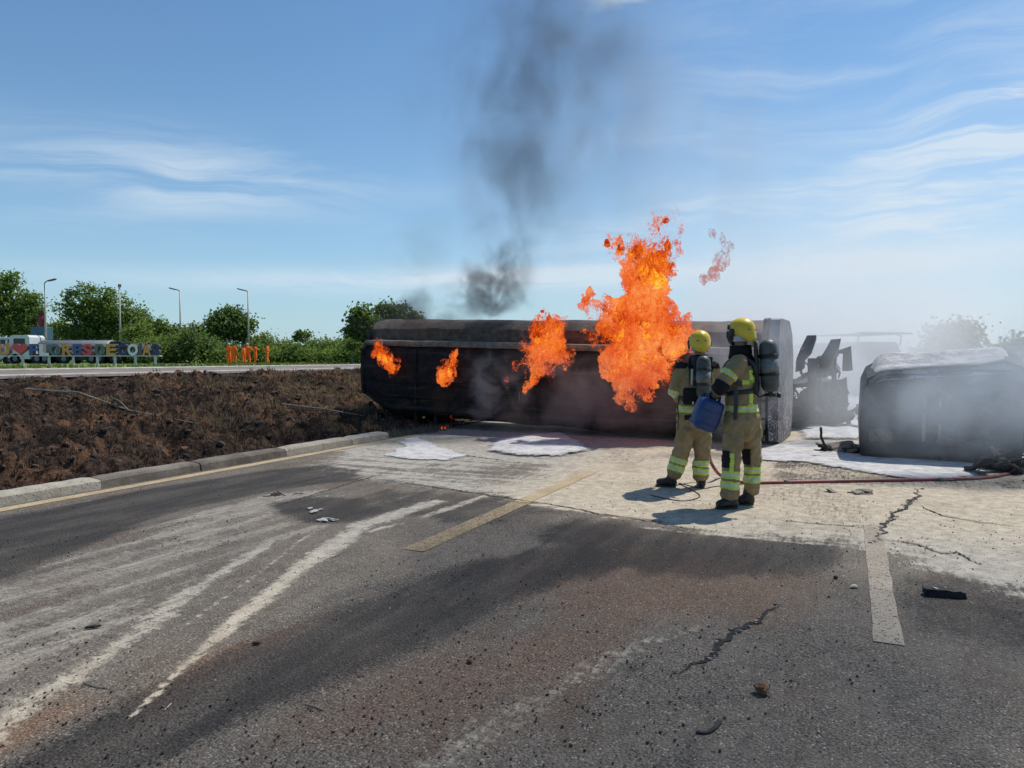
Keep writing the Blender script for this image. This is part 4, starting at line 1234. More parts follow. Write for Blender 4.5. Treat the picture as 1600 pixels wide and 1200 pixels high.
def boot(parent, heel, toe, ankle, sole=.03):
    """heel and toe are points on the ground, ankle where the shaft ends"""
    heel = Vector(heel); toe = Vector(toe); d = (toe - heel).normalized(); a = Vector(ankle)
    bm = bmesh.new()
    L = (toe - heel).length
    z = Vector((0, 0, 1))
    tube(bm, [heel + d * .035 + z * .055, heel + d * L * .45 + z * .065, heel + d * (L - .05) + z * .052], [(.048, .050), (.050, .052), (.052, .045)], 12, dome=True)
    tube(bm, [a, a * .5 + (heel + d * .07 + z * .10) * .5, heel + d * .065 + z * .07], [(.062, .066), (.056, .062), (.052, .060)], 12, dome=True)
    me = remeshed(bm, .010, 3)
    for v in me.vertices:
        v.co.z = max(v.co.z, heel.z + .012); v.co += v.normal * .004 * mnoise.noise(v.co * 30)
    me.materials.clear(); me.materials.append(M_boot)
    me.polygons.foreach_set('use_smooth', np.ones(len(me.polygons), dtype=bool))
    b = link(bpy.data.objects.new('boot', me), parent)
    # sole with its heel block
    bm = bmesh.new(); sd = Vector((-d.y, d.x, 0))
    outl = []
    for k in range(20):
        an = 2 * math.pi * k / 20; xx = math.cos(an); yy = math.sin(an)
        w = .052 if xx > 0 else .043
        outl.append(heel + d * (L / 2 + xx * L / 2) + sd * (math.copysign(abs(yy) ** .75, yy) * w))
    A = [bm.verts.new(p + z * .002) for p in outl]; B = [bm.verts.new(p + z * .022) for p in outl]
    bm.faces.new(A[::-1]); bm.faces.new(B)
    for k in range(20): bm.faces.new((A[k], A[(k + 1) % 20], B[(k + 1) % 20], B[k]))
    bm_obj('sole', bm, M_plastic, b)
    return b

def firefighter_right():
    Y0 = 7.62; PX = 1157
    root = empty('person', ((PX - 800) / FPX * Y0, Y0, 0.0))
    tag(root, 'firefighter in olive turnout gear seen side-on, grey air cylinder on back, gripping a blue jerrycan', 'firefighter', 'firefighters facing the fire')
    def P(px, py, y=0.0):
        yy = Y0 + y
        return Vector(((px - 800) / FPX * yy - root.location.x, y, max(.0, CAM_H + (HORIZON - py) / FPX * yy)))
    f = Vector((-.90, .43, 0)).normalized(); rt = f.cross(Vector((0, 0, 1)))
    chest = P(1159, 578)
    neck = P(1158, 546); head = P(1158, 524) + f * .01
    hip = P(1160, 655)
    torso = Limb('torso', [P(1158, 557), P(1159, 569), P(1160, 590), P(1158, 622), P(1159, 650), P(1160, 664)],
                 [(.10, .10), (.185, .125), (.195, .145), (.185, .15), (.20, .165), (.20, .17)], up=f, seg=24)
    # tube's first axis is d x up; swap so that the wide axis runs side to side
    sL = chest - rt * .185 + Vector((0, 0, .075)); sR = chest + rt * .185 + Vector((0, 0, .075))
    eL = P(1127, 604, -.20); wL = P(1117, 617, .0)
    eR = P(1148, 606, .30); wR = P(1124, 612, .22)
    armL = Limb('arm_near', [sL, sL.lerp(eL, .5) + Vector((-.01, 0, 0)), eL, eL.lerp(wL, .5), wL], [.088, .082, .072, .062, .052])
    armR = Limb('arm_far', [sR, sR.lerp(eR, .5), eR, eR.lerp(wR, .5), wR], [.088, .080, .070, .060, .052])
    hl = P(1150, 652, -.05); hr = P(1172, 652, .07)
    kL = P(1145, 712, -.06); aL = P(1142, 773, -.08); kR = P(1177, 712, .07); aR = P(1177, 762, .06)
    legL = Limb('leg_near', [hl, hl.lerp(kL, .5) + Vector((-.005, 0, 0)), kL, kL.lerp(aL, .5), aL], [(.115, .12), (.108, .112), (.092, .095), (.088, .09), (.092, .095)], up=(0, 1, 0))
    legR = Limb('leg_far', [hr, hr.lerp(kR, .5) + Vector((.008, 0, 0)), kR, kR.lerp(aR, .5), aR], [(.115, .12), (.105, .11), (.090, .093), (.086, .09), (.088, .092)], up=(0, 1, 0))
    # continuous body
    bm = bmesh.new()
    torso.grow(bm, .82); 
    for l in (armL, armR, legL, legR): l.grow(bm, .72)
    tube(bm, [P(1158, 560), P(1158, 540), head], [.07, .062, .06], 12, dome=True)
    head_geo(bm, head, f)
    hand(bm, wL, (wL - eL), Vector((0, .2, -1)), 1); hand(bm, wR, (wR - eR), Vector((0, -.4, -1)), -1)
    me = remeshed(bm, .0085, 1); me.materials.clear(); me.materials.append(M_skin)
    me.polygons.foreach_set('use_smooth', np.ones(len(me.polygons), dtype=bool))
    link(bpy.data.objects.new('body', me), root)
    # trousers
    bm = bmesh.new(); legL.grow(bm); legR.grow(bm)
    tube(bm, [P(1160, 640), P(1160, 668)], [(.17, .15), (.165, .15)], 18, up=f, dome=True)
    ym = (M_lime, M_silver)
    bands = [('leg_near', .70, .80, None, ym, 3), ('leg_near', .83, .93, None, ym, 3), ('leg_far', .70, .80, None, ym, 3), ('leg_far', .83, .93, None, ym, 3),
             ('leg_near', .46, .70, lambda c: (c[:, 1] < aL.y + .01) & (np.abs(c[:, 0] - (aL.x + .0)) < .022), ym, 1),
             ('leg_near', .44, .66, lambda c: c[:, 0] < kL.x - .045, (M_darkcloth,), 1, 'knee_pad'), ('leg_far', .44, .68, lambda c: c[:, 0] < kR.x - .045, (M_darkcloth,), 1, 'knee_pad')]
    finish_cloth('trousers', bm, [legL, legR], M_suit, root, .011, .010, 3, bands)
    # jacket
    bm = bmesh.new(); torso.grow(bm); armL.grow(bm); armR.grow(bm)
    tube(bm, [P(1158, 560), P(1157, 541)], [(.12, .11), (.098, .10)], 18, up=f)
    bands = [('torso', .70, .80, None, ym, 3), ('arm_near', .26, .36, None, ym, 3), ('arm_far', .26, .36, None, ym, 3),
             ('arm_near', .50, .72, None, (M_darkcloth,), 1, 'elbow_pad'), ('arm_near', .92, 1.0, None, (M_darkcloth,), 1, 'cuff'),
             ('torso', .50, .70, lambda c: (c[:, 1] < 0) & (np.abs(c[:, 0] - .06) < .024), ym, 1), ('torso', .20, .40, lambda c: (c[:, 1] < 0) & (np.abs(c[:, 0] - .055) < .024), ym, 1),
             ('torso', .34, .40, lambda c: (c[:, 1] < 0) & (c[:, 0] > -.04), ym, 1),
             ('torso', .0, .13, None, (M_darkcloth,), 1, 'collar_yoke')]
    finish_cloth('jacket', bm, [torso, armL, armR], M_suit, root, .011, .012, 9, bands)
    # collar
    bm = bmesh.new(); tube(bm, [P(1157, 553), P(1157, 540)], [(.118, .115), (.108, .112)], 20, cap=False, up=f)
    o = bm_obj('collar', bm, M_darkcloth, root, True); s_ = o.modifiers.new('s', 'SOLIDIFY'); s_.thickness = .012
    helmet_build(root, P(1158, 517), Vector((-.50, .86, 0)), s=.90, neck=M_neck)
    bk = -f * .265
    base = P(1160, 612) + bk + Vector((.015, 0, 0)); top = P(1160, 531) + bk + Vector((-.02, 0, 0))
    breathing_set(root, base, top, f, rt * -.3 + Vector((1, -.2, 0)), r=.092)
    # straps: hip belt and shoulder strap
    bm = bmesh.new()
    ring = []
    for k in range(25):
        a = 2 * math.pi * k / 24
        ring.append(P(1159, 612) + rt * (.205 * math.cos(a)) + f * (.175 * math.sin(a)) + Vector((0, 0, -.02 * math.sin(a))))
    tube(bm, ring, [(.004, .028)] * 25, 6, cap=False); bm_obj('hip_belt', bm, M_plastic, root, True)
    for sg in (-1, 1):
        bm = bmesh.new(); c = P(1159, 580)
        pts = []
        for k in range(13):
            a = -0.3 + 3.5 * k / 12
            pts.append(c + rt * sg * .125 - f * (.155 * math.cos(a)) + Vector((0, 0, .13 * math.sin(a) - .0)))
        tube(bm, pts, [(.026, .004)] * 13, 6, up=Vector(rt)); bm_obj('shoulder_strap', bm, M_plastic, root, True)
    bm = bmesh.new(); tube(bm, [P(1142, 594, -.20), P(1158, 600, -.19), P(1172, 612, -.12)], [(.004, .03)] * 3, 6); bm_obj('waist_pad', bm, M_plastic, root)
    bm = bmesh.new(); tube(bm, [P(1150, 606, -.19), P(1151, 630, -.21), P(1149, 656, -.21)], [(.022, .006)] * 3, 6, up=Vector((0, 1, 0))); bm_obj('hanging_strap', bm, M_plastic, root)
    # breathing mask
    bm = bmesh.new(); ball(bm, head + f * .07 + Vector((0, 0, -.02)), (.065, .065, .085), 3); bm_obj('breathing_mask', bm, M_plastic, root, True)
    boot(root, P(1150, 789, 0) * 1.0 - Vector((0, 0.10, 0)) - Vector((0, 0, P(1150, 789, 0).z)), Vector((P(1114, 789).x, -.14, 0)), aL + Vector((0, 0, .02)))
    boot(root, Vector((P(1184, 789).x, .07, 0)), Vector((P(1156, 789).x, .10, 0)), aR + Vector((0, 0, .03)))
    return root, P

ffR, PR = firefighter_right()

def firefighter_left():
    Y0 = 8.75; PX = 1084
    root = empty('person', ((PX - 800) / FPX * Y0, Y0, 0.0))
    tag(root, 'firefighter in olive turnout gear seen from behind, black harness and cylinder, legs apart', 'firefighter', 'firefighters facing the fire')
    def P(px, py, y=0.0):
        yy = Y0 + y
        return Vector(((px - 800) / FPX * yy - root.location.x, y, max(.0, CAM_H + (HORIZON - py) / FPX * yy)))
    f = Vector((.10, 1.0, 0)).normalized(); rt = f.cross(Vector((0, 0, 1)))
    head = P(1093, 537) + f * .01
    torso = Limb('torso', [P(1092, 566), P(1091, 577), P(1089, 590), P(1086, 618), P(1085, 640), P(1085, 656)],
                 [(.09, .09), (.185, .12), (.215, .145), (.185, .145), (.195, .16), (.20, .165)], up=f, seg=24)
    sL = P(1066, 577); sR = P(1114, 577)
    eL = P(1055, 612, .06); wL = P(1067, 628, .26); eR = P(1121, 606, .06); wR = P(1116, 612, .26)
    armL = Limb('arm_near', [sL, sL.lerp(eL, .5), eL, eL.lerp(wL, .5), wL], [.094, .086, .078, .066, .054])
    armR = Limb('arm_far', [sR, sR.lerp(eR, .5), eR, eR.lerp(wR, .5), wR], [.092, .086, .078, .064, .054])
    hl = P(1077, 652, 0); hr = P(1098, 652, .0)
    kL = P(1067, 700, -.0); aL = P(1056, 738, .0); kR = P(1098, 703, 0); aR = P(1096, 743, .0)
    legL = Limb('leg_near', [hl, hl.lerp(kL, .5), kL, kL.lerp(aL, .5), aL], [(.115, .12), (.112, .112), (.098, .098), (.092, .092), (.094, .095)], up=(0, 1, 0))
    legR = Limb('leg_far', [hr, hr.lerp(kR, .5), kR, kR.lerp(aR, .5), aR], [(.115, .12), (.112, .112), (.098, .098), (.090, .092), (.090, .092)], up=(0, 1, 0))
    bm = bmesh.new()
    torso.grow(bm, .82)
    for l in (armL, armR, legL, legR): l.grow(bm, .72)
    tube(bm, [P(1092, 566), P(1093, 552), head], [.07, .062, .06], 12, dome=True)
    head_geo(bm, head, f)
    hand(bm, wL, (wL - eL), Vector((0, .2, -1)), 1); hand(bm, wR, (wR - eR), Vector((0, .2, -1)), -1)
    me = remeshed(bm, .0085, 1); me.materials.clear(); me.materials.append(M_skin)
    me.polygons.foreach_set('use_smooth', np.ones(len(me.polygons), dtype=bool))
    link(bpy.data.objects.new('body', me), root)
    bm = bmesh.new(); legL.grow(bm); legR.grow(bm)
    tube(bm, [P(1087, 640), P(1087, 662)], [(.17, .15), (.165, .15)], 18, up=f, dome=True)
    ym = (M_lime, M_silver)
    bands = [('leg_near', .74, .84, None, ym, 3), ('leg_near', .87, .98, None, ym, 3), ('leg_far', .74, .84, None, ym, 3), ('leg_far', .87, .98, None, ym, 3)]
    finish_cloth('trousers', bm, [legL, legR], M_suit, root, .012, .012, 23, bands)
    bm = bmesh.new(); torso.grow(bm); armL.grow(bm); armR.grow(bm)
    tube(bm, [P(1092, 568), P(1092, 556)], [(.12, .11), (.10, .10)], 18, up=f)
    bands = [('torso', .76, .86, None, ym, 3), ('arm_near', .46, .55, None, ym, 3), ('arm_far', .46, .55, None, ym, 3),
             ('torso', .0, .16, None, (M_darkcloth,), 1, 'collar_yoke'), ('arm_near', .0, .10, lambda c: c[:, 2] > sL.z + .01, (M_darkcloth,), 1, 'collar_yoke'), ('arm_far', .0, .10, lambda c: c[:, 2] > sR.z + .01, (M_darkcloth,), 1, 'collar_yoke'),
             ('torso', .89, .98, lambda c: (c[:, 1] < 0) & (np.abs(c[:, 0] + .02) < .11), (M_darkcloth,), 1, 'name_patch')]
    finish_cloth('jacket', bm, [torso, armL, armR], M_suit, root, .012, .012, 29, bands)
    helmet_build(root, P(1093, 534), f, s=.93, neck=M_neckgrey)
    bk = -f * .245
    base = P(1094, 622) + bk; top = P(1094, 556) + bk
    breathing_set(root, base, top, f, rt, r=.082)
    bm = bmesh.new(); ring = []
    for k in range(25):
        a = 2 * math.pi * k / 24
        ring.append(P(1087, 622) + rt * (.205 * math.cos(a)) + f * (.18 * math.sin(a)))
    tube(bm, ring, [(.004, .03)] * 25, 6, cap=False); bm_obj('hip_belt', bm, M_plastic, root, True)
    bm = bmesh.new(); M3 = Matrix((rt, -f, Vector((0, 0, 1)))).transposed()
    bx(bm, P(1082, 618) - f * .165, (.26, .05, .20), M3, .03); bm_obj('lumbar_pad', bm, M_darkcloth, root)
    for sg in (-1, 1):
        bm = bmesh.new(); c = P(1091, 590); pts = []
        for k in range(15):
            a = -0.5 + 3.8 * k / 14
            pts.append(c + rt * sg * .125 - f * (.158 * math.cos(a)) + Vector((0, 0, .15 * math.sin(a))))
        tube(bm, pts, [(.026, .004)] * 15, 6, up=Vector(rt)); bm_obj('shoulder_strap', bm, M_plastic, root, True)
    for dx in (-.02, .05):
        bm = bmesh.new(); bx(bm, P(1082, 628) - f * .20 + rt * dx, (.02, .01, .03), M3, .003); bm_obj('buckle', bm, M_silver, root)
    bm = bmesh.new(); tube(bm, [P(1078, 576) - f * .19, P(1077, 600) - f * .20], [(.012, .006)] * 2, 6, up=Vector((0, 1, 0))); bm_obj('silver_strip', bm, M_silver, root)
    # hanging strap with clip on the left hip
    bm = bmesh.new(); tube(bm, [P(1062, 622, -.13), P(1059, 636, -.16), P(1061, 652, -.16)], .010, 6)
    tube(bm, [P(1061, 652, -.16), P(1060, 672, -.15)], .006, 6); bm_obj('hanging_strap', bm, M_plastic, root)
    bm = bmesh.new(); ball(bm, head + f * .07 + Vector((0, 0, -.02)), (.065, .065, .085), 3); bm_obj('breathing_mask', bm, M_plastic, root, True)
    boot(root, Vector((P(1058, 762).x, .0, 0)), Vector((P(1028, 762).x, .10, 0)), aL + Vector((0, 0, .03)))
    boot(root, Vector((P(1096, 762).x, -.08, 0)), Vector((P(1101, 762).x, .18, 0)), aR + Vector((0, 0, .03)))
    return root
ffL = firefighter_left()

# ------------------------------------------------------------------ blue jerrycan hanging from the hand
def build_can():
    M_blue = simple('blue_plastic', (.018, .050, .165), .38, var=.18, scale=8, dirt=(.05, .07, .12), dirt_amt=.5)
    Y0 = 7.56
    c = at(1106, 645, Y0)
    root = empty('jerrycan', c); root.rotation_euler = (R(4), R(20), R(12))
    tag(root, 'tilted blue plastic jerrycan held between the two firefighters', 'jerrycan')
    w, d, h = .25, .19, .34
    bm = bmesh.new(); bx(bm, (0, 0, -.02), (w, d, h), bev=.055)
    bmesh.ops.subdivide_edges(bm, edges=[e for e in bm.edges if e.calc_length() > .08], cuts=2)
    for v in bm.verts:
        v.co += Vector((v.co.x, v.co.y, 0)) * .05 * math.cos(v.co.z * 9) + Vector([mnoise.noise(v.co * 6 + Vector((k * 7, 0, 0))) for k in range(3)]) * .008
    bm_obj('body', bm, M_blue, root, True)
    bm = bmesh.new(); tube(bm, [(-.08, 0, .135), (-.07, 0, .185), (-.03, 0, .205), (.03, 0, .205), (.07, 0, .185), (.08, 0, .135)], [(.018, .013)] * 6, 8, up=Vector((0, 1, 0))); bm_obj('handle', bm, M_blue, root, True)
    bm = bmesh.new(); tube(bm, [(-.09, .045, .14), (-.09, .045, .185)], .026, 14); bm_obj('screw_cap', bm, M_plastic, root)
    for z in (-.12, .02):
        bm = bmesh.new()
        pts = [(w / 2 * 1.045 * sx, d / 2 * 1.045 * sy, z) for sx, sy in ((-1, -.7), (-.75, -1), (.75, -1), (1, -.7), (1, .7), (.75, 1), (-.75, 1), (-1, .7), (-1, -.7))]
        tube(bm, pts, .006, 6, cap=False); bm_obj('moulded_rib', bm, M_blue, root, True)
build_can()

# ------------------------------------------------------------------ red hose and thin line
M_hose = simple('red_rubber_hose', (.26, .050, .045), .55, var=.25, scale=5, dirt=(.30, .24, .19), dirt_amt=.55)
def smooth_path(P, n=10):
    out = []
    for i in range(len(P) - 1):
        p0 = P[max(i - 1, 0)]; p1 = P[i]; p2 = P[i + 1]; p3 = P[min(i + 2, len(P) - 1)]
        for k in range(n):
            t = k / n
            out.append(.5 * ((2 * p1) + (p2 - p0) * t + (2 * p0 - 5 * p1 + 4 * p2 - p3) * t * t + (3 * p1 - p0 - 3 * p2 + p3) * t ** 3))
    out.append(P[-1]); return out
def build_hose():
    r = .021
    pts = G((2000, 700), (1760, 712), (1640, 727), (1590, 741), (1540, 750), (1450, 753), (1330, 755), (1230, 757), (1160, 757), (1131, 748))
    pts = [p + Vector((0, 0, r)) for p in pts]
    Yh = 9.1
    pts += [at(1118, 733, 9.15), at(1110, 715, 9.2), at(1109, 695, 9.25), at(1108, 672, 9.3), at(1104, 645, 9.25)]
    bm = bmesh.new(); tube(bm, smooth_path(pts, 10), r, 10)
    o = bm_obj('hose', bm, M_hose, None, True)
    tag(o, 'red rubber fire hose running across the road from behind the firefighters', 'hose')
    bm = bmesh.new(); a = Vector(at(1104, 645, 9.25)); b = Vector(at(1100, 622, 9.15))
    tube(bm, [a, a.lerp(b, .5), b], [.028, .024, .018], 10); bm_obj('nozzle', bm, M_plastic, o, True)
    for q in ((1232, 757), (1475, 753)):
        g = gnd(*q) + Vector((0, 0, r)); bm = bmesh.new(); tube(bm, [g - Vector((.04, 0, 0)), g + Vector((.04, 0, 0))], .027, 10); bm_obj('hose_coupling', bm, M_rail, o, True)
    # thin dark line lying in a loose loop
    pts = G((1165, 758), (1120, 762), (1098, 765), (1062, 757), (1080, 766), (1095, 776), (1088, 782), (1068, 785), (1045, 782), (1018, 776))
    bm = bmesh.new(); tube(bm, smooth_path([p + Vector((0, 0, .008)) for p in pts], 8), .0055, 6)
    o = bm_obj('cord', bm, M_plastic, None, True)
    tag(o, 'thin dark cord lying in a loose loop by the firefighters\' boots', 'cord')
build_hose()

# ------------------------------------------------------------------ distant crew in orange
M_orange = cloth_mat('orange_overalls', (.95, .20, .03), .15)
M_hat = simple('pale_helmet', (.55, .55, .55), .4); M_hatd = simple('dark_cap', (.03, .025, .03), .7)
def far_person(px, y, facing, armL, armR, label, hat, h=1.74, bag=False):
    x = (px - 800) / FPX * y
    root = empty('person', (x, y, float(ground_z(x, y)) - .0), facing)
    tag(root, label, 'worker', 'crew in orange overalls on the verge')
    k = h / 1.74
    T = Limb('torso', [Vector(v) * k for v in ((0, 0, .95), (0, 0, 1.15), (0, 0, 1.38), (0, 0, 1.46))], [(.17, .12), (.165, .12), (.20, .12), (.12, .09)], up=(0, 1, 0))
    def arm(sg, e, w): return Limb('a', [Vector((sg * .20, 0, 1.40)) * k, Vector(e) * k, Vector(w) * k], [.06, .055, .042])
    A = arm(-1, *armL); B = arm(1, *armR)
    Lg = Limb('l', [Vector((-.09, 0, .93)) * k, Vector((-.16, .03, .5)) * k, Vector((-.20, 0, .10)) * k], [.10, .08, .065]); Rg = Limb('r', [Vector((.09, 0, .93)) * k, Vector((.16, .05, .5)) * k, Vector((.20, -.08, .10)) * k], [.10, .08, .065])
    bm = bmesh.new()
    for l in (T, A, B, Lg, Rg): l.grow(bm, .85)
    tube(bm, [Vector((0, 0, 1.44)) * k, Vector((0, 0, 1.58)) * k], .05, 8, dome=True); head_geo(bm, Vector((0, .01, 1.62)) * k, (0, 1, 0))
    for l, sg in ((A, 1), (B, -1)): hand(bm, l.pts[-1], l.pts[-1] - l.pts[-2], (0, 1, 0), sg, .4)
    me = remeshed(bm, .022, 1); me.materials.clear(); me.materials.append(M_skin); link(bpy.data.objects.new('body', me), root)
    bm = bmesh.new()
    for l in (T, A, B, Lg, Rg): l.grow(bm, 1.0, .012)
    finish_cloth('overalls', bm, [T], M_orange, root, .026, .012, px)
    for sx, sy in ((-.20, 0), (.20, -.08)):
        bm = bmesh.new(); tube(bm, [(sx, sy - .05, .055), (sx, sy + .14, .045)], [(.05, .055), (.045, .04)], 8, dome=True); bm_obj('boot', bm, M_boot, root)
    bm = bmesh.new(); ball(bm, Vector((0, 0, 1.67)) * k, (.105, .125, .10), 2); bmesh.ops.bisect_plane(bm, geom=bm.verts[:] + bm.edges[:] + bm.faces[:], plane_co=Vector((0, 0, 1.64)) * k, plane_no=(0, 0, -1), clear_outer=True)
    tube(bm, [Vector((0, .0, 1.635)) * k, Vector((0, .0, 1.65)) * k], [(.12, .14), (.11, .13)], 14, up=Vector((0, 1, 0))); bm_obj('hat', bm, hat, root)
down = (((-.27, .02, 1.12), (-.25, .12, .88)), ((.27, .02, 1.12), (.25, .12, .88)))
fold = (((-.28, .0, 1.14), (-.05, .22, 1.2)), ((.28, .0, 1.14), (.05, .22, 1.15)))
akimbo = (((-.40, -.05, 1.18), (-.2, .1, 1.0)), ((.40, -.05, 1.18), (.2, .1, 1.0)))
point = (((-.30, .0, 1.12), (-.22, .15, .95)), ((.45, .10, 1.30), (.72, .20, 1.22)))
far_person(358, 66, R(150), *fold, 'worker in orange overalls and pale hard hat with folded arms, first from the sign', M_hat, 1.80)
far_person(366, 65, R(-20), *down, 'worker in orange overalls and dark cap turned away, beside the pale hard hat', M_hatd, 1.74)
far_person(381, 65, R(80), *down, 'shorter worker in orange bending close to the lamp post', M_hatd, 1.55)
far_person(387, 66, R(20), *akimbo, 'worker in faded orange overalls with hands on hips right at the lamp post', M_hat, 1.78)
far_person(399, 65, R(-60), *point, 'worker in orange overalls stretching one arm towards the lamp post', M_hatd, 1.66)
far_person(418, 63, R(100), *fold, 'lone worker in orange overalls standing apart nearest the smoke', M_hatd, 1.70)

# ------------------------------------------------------------------ trees and shrubs
def leaf_mat(name, dark, light, hue, through=(.24, .32, .04)):
    m = new_mat(name); t = NT(m); b = principled(m)
    a = t.attr('shade'); g = t.attr('tint')
    c = t.mix(a, dark, light); c = t.mix(t.math('MULTIPLY', g, .6), c, hue)
    t.l.new(c, b.inputs['Base Color']); b.inputs['Roughness'].default_value = .6; b.inputs['Specular IOR Level'].default_value = .25
    tl = t.node('ShaderNodeBsdfTranslucent'); t.l.new(t.mix(.5, c, through), tl.inputs[0])
    mx = t.node('ShaderNodeMixShader'); mx.inputs[0].default_value = .45
    t.l.new(b.outputs[0], mx.inputs[1]); t.l.new(tl.outputs[0], mx.inputs[2]); t.l.new(mx.outputs[0], t.n['Material Output'].inputs[0])
    return m
M_leaf = leaf_mat('mid_green_leaves', (.060, .115, .026), (.21, .31, .07), (.30, .38, .09))
M_leafdark = leaf_mat('dark_green_leaves', (.038, .078, .024), (.135, .215, .060), (.19, .27, .07))
M_leafpale = leaf_mat('fresh_green_leaves', (.08, .125, .028), (.24, .32, .07), (.34, .38, .10))
M_bark = simple('grey_bark', (.16, .135, .105), .95, var=.3, scale=3)

def leaves_mesh(name, lobes, n, size, mat, parent, seed, clump=26, spread=.45, hollow=.35):
    r = np.random.default_rng(seed)
    vol = np.array([l[3] * l[4] * l[5] for l in lobes]) ** .72; vol /= vol.sum()
    nc = max(4, n // clump)
    li = r.choice(len(lobes), nc, p=vol)
    L = np.array([l[:6] for l in lobes])[li]
    d = r.normal(size=(nc, 3)); d /= np.linalg.norm(d, axis=1)[:, None]
    rad = (hollow + (1 - hollow) * r.random(nc) ** .45)
    C = L[:, :3] + d * L[:, 3:6] * rad[:, None]
    wob = fbm(C[:, 0] * .7, C[:, 1] * .7, C[:, 2] * .7, 2) - .5
    C = C + d * (wob * 1.3)[:, None] * L[:, 3:6].min(1)[:, None] * .5
    idx = np.repeat(np.arange(nc), clump); N_ = len(idx)
    P = C[idx] + r.normal(size=(N_, 3)) * spread * np.array([1, 1, .7]) * (.6 + .8 * r.random(nc))[idx][:, None]
    P[:, 2] = np.maximum(P[:, 2], .12)
    nrm = r.normal(size=(N_, 3)) + np.array([0, 0, .8]) + (P - C[idx]) * .8; nrm /= np.linalg.norm(nrm, axis=1)[:, None]
    tv = np.cross(nrm, r.normal(size=(N_, 3))); tv /= np.linalg.norm(tv, axis=1)[:, None]
    bv = np.cross(nrm, tv); s = size * (.55 + .9 * r.random(N_))[:, None]
    V = np.stack([P - tv * s * .5, P + bv * s * .38 + nrm * s * .08, P + tv * s * .5, P - bv * s * .38 + nrm * s * .08], 1).reshape(-1, 3)
    F = np.arange(N_ * 4).reshape(-1, 4).tolist()
    o = mesh_obj(name, V, F, mat, parent)
    sh = np.repeat(np.clip(.5 + (r.random(nc) - .5) * .9, 0, 1)[idx] * .7 + r.random(N_) * .3, 4)
    ti = np.repeat((r.random(nc) < .25)[idx] * r.random(N_), 4)
    for nm, arr in (('shade', sh), ('tint', ti)):
        a = o.data.attributes.new(nm, 'FLOAT', 'POINT'); a.data.foreach_set('value', arr.astype(np.float32))
    return o

def tree(px, y, w_px, top_py, label, mat, lobes=None, n=5200, seed=0, name='tree', crown_from=.3, size=.30, group='trees beyond the upper road', cat='tree', spread=.45, hollow=.35):
    x = (px - 800) / FPX * y; gz = float(ground_z(x, y)) - .05
    H = CAM_H + (HORIZON - top_py) / FPX * y - gz; W = w_px / FPX * y / 2
    root = empty(name, (x, y, gz)); tag(root, label, cat, group)
    r = random.Random(seed)
    if lobes is None:
        lobes = []
        ch = H * (1 - crown_from)
        for i in range(13):
            a = r.random() * 6.28; q = r.random() ** .6; hz = r.random()
            env = math.sqrt(max(.05, 1 - (2 * hz - .85) ** 2 * .8))
            lobes.append((math.cos(a) * q * W * .68 * env, math.sin(a) * q * W * .6 * env, H * crown_from + ch * (.12 + .74 * hz), W * r.uniform(.24, .44), W * r.uniform(.24, .4), ch * r.uniform(.11, .2)))
    else:
        lobes = [(a * W, b * W, c * H, d * W, d * W * .9, e * H) for a, b, c, d, e in lobes]
    bm = bmesh.new()
    tr = max(.05, H * .022); fork = Vector((r.uniform(-.1, .1) * W * .3, 0, H * crown_from * 1.05))
    tube(bm, [(0, 0, -.1), fork * .5 + Vector((.05, 0, 0)), fork], [tr * 1.3, tr, tr * .85], 8)
    bm_obj('trunk', bm, M_bark, root, True)
    bm = bmesh.new()
    for l in lobes:
        e = Vector(l[:3]); m = fork.lerp(e, .5) + Vector((r.uniform(-.2, .2), r.uniform(-.2, .2), .1 * H * r.random()))
        tube(bm, [fork * .9, m, e], [tr * .55, tr * .35, tr * .1], 5)
    lb = bm_obj('limbs', bm, M_bark, root)
    leaves_mesh('crown', lobes, n, size, mat, root, seed, spread=spread, hollow=hollow)
    return root

tree(22, 78, 104, 420, 'tall airy tree with sparse feathery crown above the white truck cab', M_leaf,
     [(-.2, 0, .80, .30, .10), (.02, 0, .90, .16, .05), (-.35, 0, .62, .5, .14), (.25, .1, .64, .40, .12), (.55, 0, .52, .30, .12), (-.3, 0, .42, .6, .12), (.3, 0, .38, .5, .10), (.74, 0, .68, .12, .05), (-.75, 0, .78, .22, .07)], n=9000, seed=1, crown_from=.3)
tree(160, 86, 150, 440, 'broad dark green spreading tree, the largest, behind the grey tank truck', M_leaf,
     [(-.72, 0, .66, .26, .08), (-.58, 0, .84, .16, .05), (-.28, 0, .90, .16, .06), (-.40, 0, .62, .34, .14), (0, 0, .62, .42, .18), (.15, 0, .84, .16, .06), (.40, 0, .64, .38, .16), (.68, 0, .56, .26, .14), (0, .2, .38, .7, .14), (-.4, 0, .36, .5, .12), (.5, 0, .34, .42, .12), (-.05, 0, .76, .3, .08)], n=15000, seed=2, crown_from=.2)
tree(96, 100, 60, 500, 'small bright yellow-green tree between the airy tree and the broad tree', M_leafpale, n=3400, seed=3, crown_from=.25)
tree(212, 80, 74, 506, 'rounded fresh green tree behind the white letter O', M_leafpale, n=4200, seed=4, crown_from=.15)
tree(247, 84, 52, 494, 'slender pale green tree rising behind the sign end', M_leaf, n=3800, seed=5, crown_from=.15)
tree(280, 86, 66, 512, 'dense low tree behind the third lamp post', M_leafdark, n=3600, seed=6, crown_from=.15)
tree(312, 84, 60, 510, 'dark green tree beside the compact round tree', M_leafdark, n=3600, seed=7, crown_from=.12)
